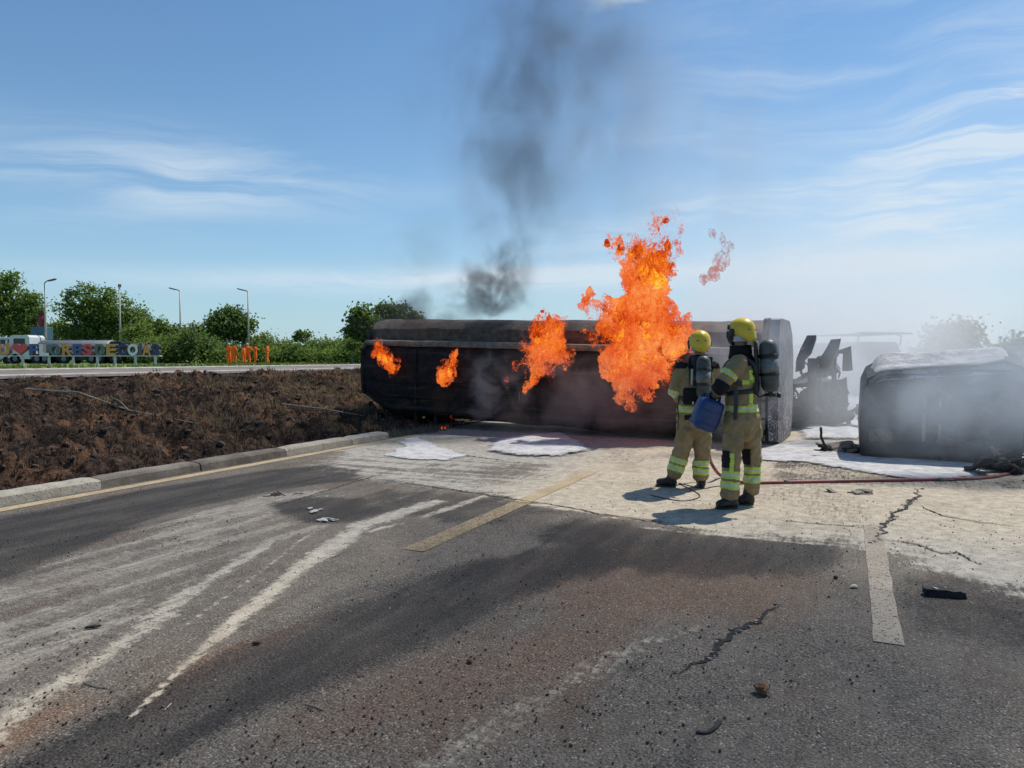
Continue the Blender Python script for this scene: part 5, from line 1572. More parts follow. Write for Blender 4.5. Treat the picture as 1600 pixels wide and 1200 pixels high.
tree(360, 82, 74, 481, 'compact round dark tree on a clear trunk above the orange crew', M_leafdark,
     [(0, 0, .84, .52, .12), (-.5, 0, .70, .4, .12), (.5, 0, .70, .4, .12), (0, 0, .64, .7, .15), (-.35, 0, .52, .4, .10), (.35, 0, .50, .42, .10), (.1, 0, .92, .3, .06)], n=8500, seed=8, crown_from=.4, hollow=.55)
tree(566, 58, 52, 473, 'tree with clumped crown just left of the tank in smoke', M_leafdark,
     [(.1, 0, .84, .5, .08), (-.3, 0, .72, .5, .08), (.4, 0, .68, .5, .10), (-.55, 0, .52, .4, .07), (.2, 0, .52, .5, .10), (-.1, 0, .40, .4, .08)], n=3600, seed=9, crown_from=.3, spread=.28, size=.26)
tree(607, 60, 56, 470, 'taller tree showing over the left end of the tank', M_leafdark,
     [(-.2, 0, .88, .5, .08), (.5, 0, .84, .42, .07), (0, 0, .72, .7, .12), (.2, 0, .5, .7, .12)], n=3600, seed=10, crown_from=.3, spread=.3, size=.26)
tree(643, 62, 34, 487, 'small flat-topped treetop peeping over the tank rim', M_leafdark, n=1600, seed=11, crown_from=.4, spread=.3, size=.26)
tree(1490, 58, 76, 506, 'pale flat-topped tree lost in white smoke behind the cab', M_leafdark,
     [(-.55, 0, .86, .35, .10), (0, 0, .90, .4, .09), (.5, 0, .88, .35, .09), (0, 0, .66, .8, .18), (.2, .0, .40, .9, .2), (-.3, 0, .4, .7, .2)], n=6500, seed=12, crown_from=.2, group='hazy trees behind the burnt cab')
tree(1592, 56, 120, 532, 'low hazy tree mass right of the flat-topped tree', M_leafdark, n=6500, seed=13, crown_from=.1, group='hazy trees behind the burnt cab')
tree(1640, 50, 80, 508, 'taller hazy tree at the edge of the smoke', M_leafdark, n=4000, seed=14, crown_from=.15, group='hazy trees behind the burnt cab')
tree(1262, 52, 110, 545, 'faint low tree in the haze beyond the raised mudguards', M_leafdark, n=3500, seed=15, crown_from=.1, group='hazy trees behind the burnt cab')
tree(1440, 62, 150, 544, 'faint low tree line between utility truck and flat-topped tree', M_leafdark, n=5000, seed=16, crown_from=.1, group='hazy trees behind the burnt cab')

shrubs = [(-20, 76, 60, 536, 1), (40, 84, 60, 528, 0), (120, 92, 80, 520, 0), (150, 90, 60, 528, 1), (205, 74, 46, 532, 2), (232, 72, 44, 524, 0), (258, 70, 44, 535, 2), (275, 72, 40, 528, 0), (296, 70, 46, 520, 1), (318, 72, 46, 526, 1), (338, 76, 50, 534, 1),
          (362, 76, 60, 542, 1), (395, 84, 50, 524, 2), (418, 82, 64, 519, 2), (446, 80, 52, 528, 2), (466, 84, 50, 533, 0), (488, 80, 52, 530, 2), (508, 78, 48, 534, 0), (528, 74, 46, 530, 2), (548, 66, 40, 532, 0), (562, 62, 34, 528, 2),
          (410, 72, 46, 548, 0), (440, 70, 48, 550, 2), (475, 70, 50, 550, 0), (510, 68, 46, 551, 2), (540, 60, 40, 548, 0), (350, 70, 40, 552, 0), (585, 62, 40, 530, 0), (625, 64, 50, 536, 1)]
words = ['bushy mid green shrub', 'dark leafy shrub', 'bright green shrub']
wheres = ['behind the pale box van', 'behind the white truck cab', 'below the broad tree', 'under the broad tree crown', 'behind the navy letter G', 'behind the grey letter I', 'just past the end of the sign', 'left of the third lamp post', 'right of the third lamp post',
          'between third lamp post and compact tree', 'below the compact tree on its near side', 'under the compact round tree', 'just right of the fourth lamp post', 'behind the lone orange worker', 'a little past the lone orange worker', 'with flat top in the hedge row',
          'in the middle of the hedge row', 'in the far half of the hedge row', 'near the leaning saplings', 'beside the clumped tree', 'right against the burning tank', 'low in front, past the lone worker', 'low in front of the hedge row', 'low before the flat-topped shrub', 'low before the far half of the hedge',
          'low beside the clumped tree', 'low behind the two leftmost orange workers', 'just behind the tank end', 'behind the tank under the treetops']
for i, (px, y, w, top, k) in enumerate(shrubs):
    tree(px, y, w, top, words[k] + ' ' + wheres[i], (M_leaf, M_leafdark, M_leafpale)[k], n=2300, seed=40 + i, name='shrub', crown_from=.02, size=.24, group='shrubs along the verge', cat='shrub', hollow=.45)
# a bare crooked treetop that sticks out above the hedge
def sapling(px, y, top, label, seed, lean=.2):
    r = random.Random(seed); x = (px - 800) / FPX * y; gz = float(ground_z(x, y)) - .05; H = CAM_H + (HORIZON - top) / FPX * y - gz
    root = empty('sapling', (x, y, gz)); tag(root, label, 'sapling', 'thin saplings in the hedge')
    bm = bmesh.new(); a = Vector((lean * H * .3, 0, H * .6)); tube(bm, [(0, 0, 0), a, (lean * H * .4, 0, H)], [.06, .045, .02], 6); bm_obj('trunk', bm, M_bark, root)
    leaves_mesh('crown', [(lean * H * .35 + r.uniform(-.3, .3), 0, H * q, .6, .4, .25) for q in (.8, .9, .98)], 420, .22, M_leafdark, root, seed, clump=14, spread=.18)
sapling(468, 70, 519, 'crooked sapling poking above the hedge row', 3, .1)
sapling(480, 72, 521, 'second crooked sapling leaning the other way above the hedge row', 4, -.15)
sapling(550, 56, 536, 'thin pale sapling beside the burning tank', 5, .02)

# verge grass tufts, bank tufts, clods
def tufts(name, pts, h, nb, mat, label, seed, lean=.5, wid=.012):
    r = np.random.default_rng(seed); V = []; F = []; S = []
    for (x, y, z, k) in pts:
        for j in range(nb):
            a = r.random() * 6.28; hh = h * k * (.5 + .8 * r.random()); ln = lean * hh * r.random()
            bx_, by_ = x + r.normal() * .05 * k, y + r.normal() * .05 * k
            w = wid * (.6 + r.random()); c, s_ = math.cos(a), math.sin(a); b = len(V)
            V += [(bx_ - s_ * w, by_ + c * w, z - .02), (bx_ + s_ * w, by_ - c * w, z - .02), (bx_ + c * ln * .5 + s_ * w * .6, by_ + s_ * ln * .5 - c * w * .6, z + hh * .6), (bx_ + c * ln * .5 - s_ * w * .6, by_ + s_ * ln * .5 + c * w * .6, z + hh * .6), (bx_ + c * ln, by_ + s_ * ln, z + hh)]
            F += [(b, b + 1, b + 2, b + 3), (b + 3, b + 2, b + 4)]; q = r.random(); S += [q] * 5
    o = mesh_obj(name, np.array(V), F, mat)
    a = o.data.attributes.new('shade', 'FLOAT', 'POINT'); a.data.foreach_set('value', np.array(S, np.float32))
    a = o.data.attributes.new('tint', 'FLOAT', 'POINT'); a.data.foreach_set('value', np.array(S, np.float32) * 0)
    return tag(o, label, kind='stuff')
M_grass = leaf_mat('verge_grass', (.085, .125, .035), (.20, .25, .08), (.3, .3, .12))
M_straw = leaf_mat('dry_straw', (.10, .07, .04), (.30, .225, .13), (.3, .22, .14), (.28, .20, .10))
M_charstem = leaf_mat('charred_stems', (.016, .013, .011), (.075, .055, .040), (.1, .08, .05), (.05, .035, .025))
M_greygrass = leaf_mat('dusty_grass', (.10, .11, .085), (.24, .25, .20), (.3, .3, .25), (.22, .24, .16))
def bank_pts(n, s0, s1, p0, p1, seed, k0=.6, k1=1.4, mask=None):
    r = np.random.default_rng(seed); s = r.uniform(s0, s1, n); p = r.uniform(p0, p1, n)
    if mask is not None:
        m = mask(s, p, r); s, p = s[m], p[m]
    z = bank_height(s, p); X = s * U.x + p * N.x; Y = s * U.y + p * N.y
    return list(zip(X, Y, z, r.uniform(k0, k1, len(s))))
tufts('verge_grass', [(a, b, float(ground_z(a, b)) - .05, c) for a, b, _, c in bank_pts(2600, -20, 90, 24.8, 46, 3)], .15, 5, M_grass, 'short green grass growing on the verge behind the upper road', 3, wid=.035)
tufts('dry_grass', bank_pts(1500, 8.8, 24, 8.6, 14.8, 4, mask=lambda s, p, r: fbm((s * U.x + p * N.x) * 1.3, (s * U.y + p * N.y) * 1.3, octv=4) > .49 + .08 * (s < 12)), .13, 16, M_straw, 'dry straw grass tufts on the burnt bank', 4, .8, .007)
tufts('charred_stubble', bank_pts(5200, -4, 24, 8.5, 15.0, 5), .07, 8, M_charstem, 'charred black stubble covering the burnt bank', 5, 1.0, .007)
tufts('dusty_grass', [(p.x + random.gauss(0, .12), p.y + random.gauss(0, .12), .0, random.uniform(.5, 1.1)) for p in [gnd(600 + 95 * t_, 684 - 14 * t_) for t_ in np.linspace(0, 1, 90)]], .13, 12, M_greygrass, 'dusty grey-green grass where the kerb ends', 6, .9, .008)
def clods(name, pts, mat, label, seed, flat=.7):
    r = random.Random(seed); V = []; F = []
    base = [(1, 0, 0), (-1, 0, 0), (0, 1, 0), (0, -1, 0), (0, 0, 1), (0, 0, -1)]
    for (x, y, z, k) in pts:
        b = len(V); rot = r.random() * 6.28; c, s = math.cos(rot), math.sin(rot)
        ex, ey = r.uniform(.7, 1.3), r.uniform(.7, 1.3)
        P = [Vector(q) * r.uniform(.75, 1.25) for q in base] + [Vector((sx, sy, sz)) * r.uniform(.5, .78) for sx in (-1, 1) for sy in (-1, 1) for sz in (-1, 1)]
        for q in P: V.append((x + k * (q.x * ex * c - q.y * ey * s), y + k * (q.x * ex * s + q.y * ey * c), z + k * q.z * flat))
        def ci(sx, sy, sz): return 6 + (sx > 0) * 4 + (sy > 0) * 2 + (sz > 0)
        for ax in range(3):
            for sg in (-1, 1):
                o = [-1, 1]; ring = []
                for u, v in ((-1, -1), (1, -1), (1, 1), (-1, 1)):
                    t_ = [0, 0, 0]; t_[ax] = sg; t_[(ax + 1) % 3] = u; t_[(ax + 2) % 3] = v; ring.append(b + ci(*t_))
                ce = b + ax * 2 + (0 if sg > 0 else 1)
                for q in range(4):
                    tri = (ce, ring[q], ring[(q + 1) % 4]) if sg > 0 else (ce, ring[(q + 1) % 4], ring[q])
                    F.append(tri)
    o = mesh_obj(name, np.array(V), F, mat)
    return tag(o, label, kind='stuff')
M_clodb = simple('dark_clod', (.055, .040, .030), 1, var=.6, scale=3, dirt=(.24, .13, .075), dirt_amt=.9)
clods('earth_clods', [(a, b, c, .010 + .070 * random.random() ** 4) for a, b, c, _ in bank_pts(6500, -4, 24, 8.4, 15.2, 7)], M_clodb, 'loose burnt clods of earth strewn over the bank', 7)
M_grit = simple('black_grit', (.020, .018, .017), .9, var=.7, scale=6, dirt=(.12, .09, .07), dirt_amt=.6)
M_gritp = simple('pale_grit', (.36, .32, .27), .9, var=.4, scale=6)
def road_pts(n, seed, k0, k1, power=3.0, smax=13):
    r = np.random.default_rng(seed); out = []
    while len(out) < n:
        y = 2.4 * (smax / 2.4) ** r.random(); x = r.uniform(-.75, .75) * y * 1.02
        p = x * N.x + y * N.y
        if p > 7.6: continue
        dens = float(fbm(np.array([x * .8]), np.array([y * .8 + seed]), octv=3)[0])
        if r.random() > (max(0, dens - .36) * 3.5) ** 1.5 + .03: continue
        k = k0 + (k1 - k0) * r.random() ** power
        out.append((x, y, .005 + k * .4, k))
    return out
clods('road_grit', road_pts(7500, 5, .0015, .0070, 4.5), M_grit, 'black cinders and grit scattered over the asphalt', 11)
clods('pale_grit', road_pts(2200, 8, .0015, .005), M_gritp, 'small pale chips scattered over the asphalt', 12)

# single bits of debris
def lump(px, py, size, mat, label, name='debris', seed=0, cat='debris', stretch=(1, 1, .6), rot=0.0, amp=.35):
    g = gnd(px, py); bm = bmesh.new(); ball(bm, (0, 0, 0), 1.0, 3)
    for v in bm.verts:
        d = 1 + amp * (mnoise.noise(v.co * 1.6 + Vector((seed, 0, 0))) + .6 * mnoise.noise(v.co * 4 + Vector((seed, 5, 0))))
        v.co = Vector((v.co.x * stretch[0], v.co.y * stretch[1], v.co.z * stretch[2])) * d * size
    zmin = min(v.co.z for v in bm.verts)
    for v in bm.verts: v.co.z -= zmin
    o = bm_obj(name, bm, mat, None); o.location = (g.x, g.y, .004); o.rotation_euler = (0, 0, rot)
    return tag(o, label, cat)
M_brownclod = simple('rusty_brown_clod', (.17, .075, .035), 1, var=.5, scale=30, bump=.6)
M_cream = simple('cream_shard', (.55, .48, .34), .8, var=.2)
M_greyash = simple('pale_ash_flake', (.42, .40, .38), .95, var=.35, scale=20)
lump(1196, 1093, .034, M_brownclod, 'rusty brown clod of earth on the near asphalt', 'clod', 3, 'clod')
lump(1340, 923, .022, M_cream, 'cream shard lying left of the cream lane dash', 'shard', 5, 'shard', (1.3, .7, .5), .3)
lump(1311, 908, .016, M_grit, 'single black cinder beside the cream shard', 'cinder', 6, 'cinder')
lump(733, 1043, .016, M_brownclod, 'small brown clod near the middle of the near road', 'clod', 8, 'clod')
lump(395, 1014, .014, M_grit, 'black cinder by the pale drag streak', 'cinder', 9, 'cinder', (1.6, .7, .6))
lump(137, 988, .020, M_grit, 'dark elongated cinder among the scrape marks', 'cinder', 10, 'cinder', (2, .6, .5), .4)
def chunk():
    g = gnd(1483, 936); root = empty('charred_chunk', (g.x, g.y, .004), R(-14)); tag(root, 'charred black chunk of vehicle part with ashen splinters', 'debris')
    bm = bmesh.new(); bx(bm, (0, 0, .022), (.24, .075, .040)); bmesh.ops.subdivide_edges(bm, edges=bm.edges, cuts=5, use_grid_fill=True)
    for v in bm.verts:
        v.co.z *= 1.15 - 2.0 * max(0, v.co.x); v.co += Vector([mnoise.noise(v.co * 28 + Vector((k * 9, 0, 0))) for k in range(3)]) * .012; v.co.z = max(0, v.co.z)
    bm_obj('core', bm, M_black, root)
    for i, (x, y, l, a) in enumerate(((-.045, .0, .05, .2), (.03, .02, .05, -.7), (.075, .0, .035, .5), (.10, -.01, .03, 1.2))):
        bm = bmesh.new(); bx(bm, (x, y, .046 - max(0, x) * .12), (l, .016 if i else .028, .006), Matrix.Rotation(a, 3, 'Z') @ Matrix.Rotation(.25, 3, 'Y'), .002); bm_obj('ash_splinter', bm, M_greyash, root)
chunk()
def strip(pts, r, mat, label, name='strip', cat='debris', z=.008):
    bm = bmesh.new(); tube(bm, smooth_path([gnd(*p) + Vector((0, 0, z)) for p in pts], 5), [(r, r * .45)] * ((len(pts) - 1) * 5 + 1), 6); o = bm_obj(name, bm, mat, None, True); return tag(o, label, cat)
strip([(1093, 1156), (1108, 1157), (1122, 1150), (1131, 1138)], .011, M_grit, 'curled dark strip on the near asphalt', 'strip')
strip([(120, 1076), (140, 1083), (158, 1085)], .004, M_charstem if False else M_bark, 'thin dark twig near the orange earth stain', 'twig', 'twig')
strip([(248, 1121), (254, 1115), (259, 1110)], .003, M_gritp, 'tiny pale sliver right of the drag streak tip', 'sliver', 'sliver')
strip([(470, 1111), (485, 1114), (500, 1121)], .004, M_bark, 'thin brown twig on the dark band', 'twig', 'twig')
for i, (px, py, w) in enumerate(((487, 803, .10), (482, 798, .06), (511, 816, .13), (497, 799, .05), (520, 817, .05))):
    g = gnd(px, py); bm = bmesh.new(); n = 8
    for k in range(4):
        c = Vector((random.uniform(-w, w) * .5, random.uniform(-w, w) * .4, .008)); vs = bx(bm, c, (w * .6, w * .28, .008), Matrix.Rotation(random.random() * 3, 3, 'Z') @ Matrix.Rotation(random.uniform(-.3, .3), 3, 'X'))
        for v in vs: v.co += Vector((random.uniform(-1, 1), random.uniform(-1, 1), random.uniform(0, .5))) * w * .12
    o = bm_obj('ash_flake', bm, M_greyash); o.location = (g.x, g.y, .006)
    tag(o, ['pale ash flake at the left of the dark burn spot', 'small ash flake at the back of the dark burn spot', 'largest crumpled ash flake in the dark burn spot', 'tiny ash flake in the centre of the dark burn spot', 'small ash flake touching the largest one'][i], 'ash flake', 'ash flakes in the burn spot')
wreck_pile((gnd(442, 776).x, gnd(442, 776).y, -.005), .14, .06, .03, 5, 21, 'little heap of black burnt scraps beside the burn spot', M_black, k=.35)
wreck_pile((gnd(1335, 772).x, gnd(1335, 772).y, 0), .22, .10, .03, 8, 22, 'flat scatter of grey burnt scraps on pale powder behind the lane dash', M_rail, k=.4)

def branch(pts, r, label, mat):
    P = []
    for s, p, dz in pts:
        z = float(bank_height(np.array([s]), np.array([p]))[0]); v = sp(s, p, z + dz); P.append(v)
    bm = bmesh.new(); tube(bm, P, [r * (1 - .6 * i / len(P)) for i in range(len(P))], 6)
    for i in range(1, len(P) - 1):
        d = Vector((random.uniform(-1, 1), random.uniform(-1, 1), random.uniform(.1, .5))).normalized() * .45; tube(bm, [P[i], P[i] + d * .5, P[i] + d + Vector((0, 0, -.08))], [r * .5, r * .35, r * .15], 5)
    return tag(bm_obj('dry_branch', bm, mat), label, 'branch', 'dry branches on the burnt bank')
M_drywood = simple('dry_wood', (.27, .22, .17), .95, var=.3)
branch([(8.5, 13.6, .12), (8.9, 12.7, .10), (9.2, 11.8, .12), (9.7, 10.6, .08)], .022, 'long grey forked branch lying down the middle of the bank', M_drywood)
branch([(3.6, 13.2, .10), (3.9, 12.5, .10), (4.0, 11.9, .06)], .03, 'short charred branch near the top of the bank below the sign', M_drywood)
branch([(12.5, 11.2, .08), (12.9, 10.4, .08), (13.4, 9.7, .06)], .016, 'thin dry branch on the bank close to the tank', M_drywood)

# ------------------------------------------------------------------ street lamps
M_pole = simple('pale_galvanised_pole', (.46, .45, .38), .5, var=.1, scale=2)
M_lamp = simple('dark_lamp_head', (.05, .055, .06), .5)
def street_lamp(px, top, y, arm, label):
    x = (px - 800) / FPX * y; gz = float(ground_z(x, y)) - .06; H = CAM_H + (HORIZON - top) / FPX * y - gz
    root = empty('street_lamp', (x, y, gz)); tag(root, label, 'street lamp', 'street lamps on the verge')
    bm = bmesh.new(); tube(bm, [(0, 0, 0), (0, 0, H * .5), (0, 0, H - .25)], [.11, .09, .07], 10); bm_obj('pole', bm, M_pole, root, True)
    bm = bmesh.new(); tube(bm, [(0, 0, 0), (0, 0, .04)], .20, 10); bm_obj('base_plate', bm, M_pole, root)
    bm = bmesh.new(); tube(bm, [(0, 0, H - .35), (arm[0] * .12, arm[1] * .12, H - .16), (arm[0] * .32, arm[1] * .32, H - .08)], .05, 8); bm_obj('arm', bm, M_lamp, root, True)
    bm = bmesh.new(); an = math.atan2(arm[1], arm[0]); M3 = Matrix.Rotation(an, 3, 'Z') @ Matrix.Rotation(R(-14), 3, 'Y')
    vs = bx(bm, (arm[0] * .72, arm[1] * .72, H - .0), (.85, .32, .11), M3, .04); hd = bm_obj('lamp_head', bm, M_lamp, root)
    bm = bmesh.new(); bx(bm, Vector((arm[0] * .77, arm[1] * .77, H - .07)), (.55, .26, .02), M3); bm_obj('lens', bm, simple('lamp_lens', (.5, .5, .5), .2), hd)
street_lamp(73, 438, 74, (1, 0), 'tall pale lamp post in front of the white letter L')
street_lamp(189, 448, 80, (.45, -.8), 'lamp post standing over the navy letter G')
street_lamp(283, 452, 84, (-1, -.2), 'lamp post between the sign and the compact tree')
street_lamp(389, 453, 80, (-1, .0), 'lamp post in the middle of the orange crew')

# ------------------------------------------------------------------ town sign with big letters
def build_sign():
    Y0 = 60.0; k = FPX / Y0
    def X(px): return (px - 800) / k
    def Z(py): return CAM_H + (HORIZON - py) / k
    x0 = X(90); gz = float(ground_z(x0, Y0)) - .1
    root = empty('town_sign', (x0, Y0, gz)); tag(root, 'colourful town sign of big block letters and a red heart on a white deck', 'sign')
    def L(px): return X(px) - x0
    def H(py): return Z(py) - gz
    M_w = simple('white_sign_paint', (.70, .69, .66), .6, var=.1)
    bm = bmesh.new(); bx(bm, ((L(-75) + L(252)) / 2, 0, H(556.2)), (L(252) - L(-75), .5, .07), bev=.01); bm_obj('deck', bm, M_w, root)
    for px in (-40, -4, 36, 77, 115, 152.5, 180, 212, 243):
        bm = bmesh.new(); h = H(557); bx(bm, (L(px), 0, h / 2), (.15, .15, h), bev=.01); bm_obj('post', bm, M_w, root)
    C = {'o': (.70, .33, .085), 'r': (.74, .09, .10), 'b': (.065, .115, .31), 'w': (.85, .85, .83), 'g': (.12, .18, .165), 'n': (.040, .055, .15), 'k': (.10, .12, .13)}
    MM = {q: simple('letter_paint', c, .55, var=.12, scale=3) for q, c in C.items()}
    M_side = simple('letter_side', (.05, .045, .045), .7)
    fc = bpy.data.curves.new('f', 'FONT')
    letters = [('E', -24, -4, 'r'), ('U', 0, 18, 'o'), ('F', 48.5, 63, 'b'), ('L', 64.5, 79.5, 'w'), ('O', 80, 98, 'g'), ('R', 100, 115.5, 'o'), ('E', 117, 130.5, 'b'), ('S', 131.5, 147, 'r'), ('D', 152, 167, 'g'), ('E', 168.5, 184, 'o'), ('G', 185.5, 201.5, 'n'), ('O', 202, 218, 'w'), ('I', 219, 224.5, 'k'), ('\u00c1', 224.5, 238.5, 'o'), ('S', 238.5, 251.5, 'n')]
    for ch, a, b, c in letters:
        cu = bpy.data.curves.new('f', 'FONT'); cu.body = ch; cu.size = 1.0; cu.offset = .045; cu.extrude = .13; cu.bevel_depth = 0.0
        tmp = bpy.data.objects.new('t', cu); COL.objects.link(tmp)
        bpy.context.view_layer.update()
        dg = bpy.context.evaluated_depsgraph_get(); me = bpy.data.meshes.new_from_object(tmp.evaluated_get(dg)); bpy.data.objects.remove(tmp)
        co = np.array([tuple(v.co) for v in me.vertices]); mn, mxx = co.min(0), co.max(0)
        Ht = H(537.5) - H(555.6)
        if ch == '\u00c1':
            Ht = H(533.5) - H(555.6)
        new = np.empty_like(co)
        new[:, 0] = L(a) + (co[:, 0] - mn[0]) / (mxx[0] - mn[0]) * (L(b) - L(a))
        new[:, 1] = -co[:, 2] * 1.6
        new[:, 2] = H(555.6) + (co[:, 1] - mn[1]) / (mxx[1] - mn[1]) * Ht
        me.vertices.foreach_set('co', new.ravel()); me.materials.clear(); me.materials.append(MM[c]); me.materials.append(M_side); me.update()
        for p in me.polygons: p.material_index = 0 if abs(p.normal.y) > .6 else 1
        me.name = 'letter'
        o = link(bpy.data.objects.new('letter', me), root)
    # heart
    pts = []
    for i in range(40):
        t_ = 2 * math.pi * i / 40; hx = 16 * math.sin(t_) ** 3; hz = 13 * math.cos(t_) - 5 * math.cos(2 * t_) - 2 * math.cos(3 * t_) - math.cos(4 * t_)
        pts.append((L(34) + hx / 32 * (L(46.5) - L(21.5)), H(546) + (hz + 2.5) / 29 * (H(537.5) - H(555.5))))
    bm = bmesh.new(); prism(bm, pts, -.18, .16)
    for f in bm.faces: f.material_index = 0 if abs(f.normal.y) > .6 or len(f.verts) > 8 else 1
    bm_obj('heart', bm, [MM['r'], M_side], root)
build_sign()

# ------------------------------------------------------------------ parked tank truck and van behind the sign
M_twhite = simple('white_truck_paint', (.66, .67, .68), .4, var=.06)
M_tgrey = simple('grey_tank_paint', (.17, .19, .20), .5, var=.1, scale=1)
M_glassd = simple('dark_vehicle_glass', (.015, .018, .022), .12)
def build_truck():
    Y0 = 72.0; k = FPX / Y0
    x0 = (100 - 800) / k; gz = float(ground_z(x0, Y0)) - .05
    root = empty('tank_truck', (x0, Y0, gz)); tag(root, 'parked truck with white cab and long grey tank behind the town sign', 'truck')
    def L(px): return (px - 800) / k - x0
    def H(py): return max(0, CAM_H + (HORIZON - py) / k - gz)
    bm = bmesh.new(); prism(bm, [(L(13), H(561)), (L(12), H(545)), (L(15), H(534)), (L(17), H(525)), (L(22), H(523.5)), (L(44), H(523.5)), (L(47), H(527)), (L(47), H(561))], 0, 2.4); bm_obj('cab', bm, M_twhite, root)
    bm = bmesh.new(); bx(bm, ((L(22.5) + L(40)) / 2, -.02, (H(529) + H(539)) / 2), (L(40) - L(22.5), .05, H(529) - H(539)), bev=.02); bm_obj('side_window', bm, M_glassd, root)
    bm = bmesh.new(); V4 = [(L(12.6) - .03, .15, H(543)), (L(12.6) - .03, 2.25, H(543)), (L(16.6) - .03, 2.2, H(528)), (L(16.6) - .03, .2, H(528))]; A = [bm.verts.new(v) for v in V4]; B = [bm.verts.new(Vector(v) + Vector((.05, 0, 0))) for v in V4]
    bm.faces.new(A); bm.faces.new(B[::-1]); [bm.faces.new((A[i], B[i], B[(i + 1) % 4], A[(i + 1) % 4])) for i in range(4)]; bm_obj('windscreen', bm, M_glassd, root)
    bm = bmesh.new(); bx(bm, (L(14), -.25, H(536)), (.12, .16, .6), bev=.03); bm_obj('wing_mirror', bm, M_twhite, root)
    bm = bmesh.new(); bx(bm, (L(16), 1.2, H(562)), (.5, 2.4, .4), bev=.05); bm_obj('bumper', bm, M_tgrey, root)
    bm = bmesh.new(); tube(bm, [(L(56), 1.2, H(544)), (L(58), 1.2, H(544)), (L(165), 1.2, H(544)), (L(167), 1.2, H(544))], [(1.0, .65), (1.22, .82), (1.22, .82), (1.0, .65)], 20, up=Vector((0, 0, 1))); bm_obj('tank', bm, M_tgrey, root, True)
    bm = bmesh.new(); bx(bm, ((L(75) + L(163)) / 2, 1.2, H(531.2)), (L(163) - L(75), .7, .14)); bm_obj('walkway', bm, M_plastic, root)
    for px in (78, 96, 115, 134, 152): 
        bm = bmesh.new(); tube(bm, [(L(px), 1.2, H(531.5)), (L(px), 1.2, H(529.5))], .3, 12); bm_obj('hatch', bm, M_tgrey, root)
    bm = bmesh.new(); bx(bm, ((L(20) + L(188)) / 2, 1.2, H(560)), (L(188) - L(20), 1.0, .35)); bm_obj('chassis', bm, M_plastic, root)
    bm = bmesh.new(); bx(bm, (L(178), 1.2, H(541)), (L(188) - L(169), 1.8, 1.0), bev=.2); bm_obj('equipment_box', bm, M_plastic, root)
    for px in (24, 58, 70, 100, 143, 155, 180):
        for yy in (.15, 2.25):
            bm = bmesh.new(); tube(bm, [(L(px), yy - .15, .5), (L(px), yy + .15, .5)], .5, 18); w = bm_obj('wheel', bm, M_black, root)
            bm = bmesh.new(); tube(bm, [(L(px), yy - .17, .5), (L(px), yy + .17, .5)], .24, 12); bm_obj('rim', bm, M_tgrey, w)
    # pale van in front of the cab
    x1 = (-14 - 800) / k; r2 = empty('van', (x1, Y0 + 1, gz)); tag(r2, 'pale grey box van nose to nose with the white cab', 'van')
    bm = bmesh.new(); bx(bm, (0, 1.1, H(544)), (2.4, 2.1, H(526) - H(561)), bev=.08); bm_obj('body', bm, M_twhite, r2)
    bm = bmesh.new(); bx(bm, (.7, .03, H(535)), (.9, .05, .6), bev=.02); bm_obj('side_window', bm, M_glassd, r2)
    for dx in (-.8, .8):
        bm = bmesh.new(); tube(bm, [(dx, .0, .36), (dx, .25, .36)], .36, 16); bm_obj('wheel', bm, M_black, r2)
    # rounded red sculpture on a teal block
    Y1 = 77.0; kk = FPX / Y1; x2 = (67 - 800) / kk; g2 = float(ground_z(x2, Y1)) - .05
    r3 = empty('sculpture', (x2, Y1, g2)); tag(r3, 'rounded dark red sculpture with leafy top on a teal block', 'sculpture')
    def H1(py): return CAM_H + (HORIZON - py) / kk - g2
    bm = bmesh.new(); bx(bm, (0, 0, (H1(511) + H1(531)) / 2), (24 / kk, 1.2, H1(511) - H1(531)), bev=.05); bm_obj('block', bm, simple('teal_paint', (.045, .125, .165), .6), r3)
    bm = bmesh.new(); prism(bm, [(-1.0, 0), (-.8, H1(530)), (-.3, H1(521)), (.1, H1(523)), (.5, H1(535)), (.7, 0)], -.75, -.66); bm_obj('grey_sheet', bm, M_tgrey, r3)
    bm = bmesh.new(); tube(bm, [(0, 0, 0), (0, 0, H1(531))], .35, 10); bm_obj('column', bm, M_tgrey, r3)
    bm = bmesh.new(); ball(bm, (0, 0, H1(499)), (.37, .34, .85), 3)
    for v in bm.verts: v.co += Vector([mnoise.noise(v.co * 2.5 + Vector((q * 9, 0, 0))) for q in range(3)]) * .18
    bm_obj('red_form', bm, simple('dark_red_paint', (.20, .028, .035), .5, var=.3, scale=1.5), r3, True)
    leaves_mesh('leafy_top', [(0, 0, H1(485.5), .42, .3, .38)], 120, .24, M_leafdark, r3, 77, clump=12, spread=.12)
build_truck()

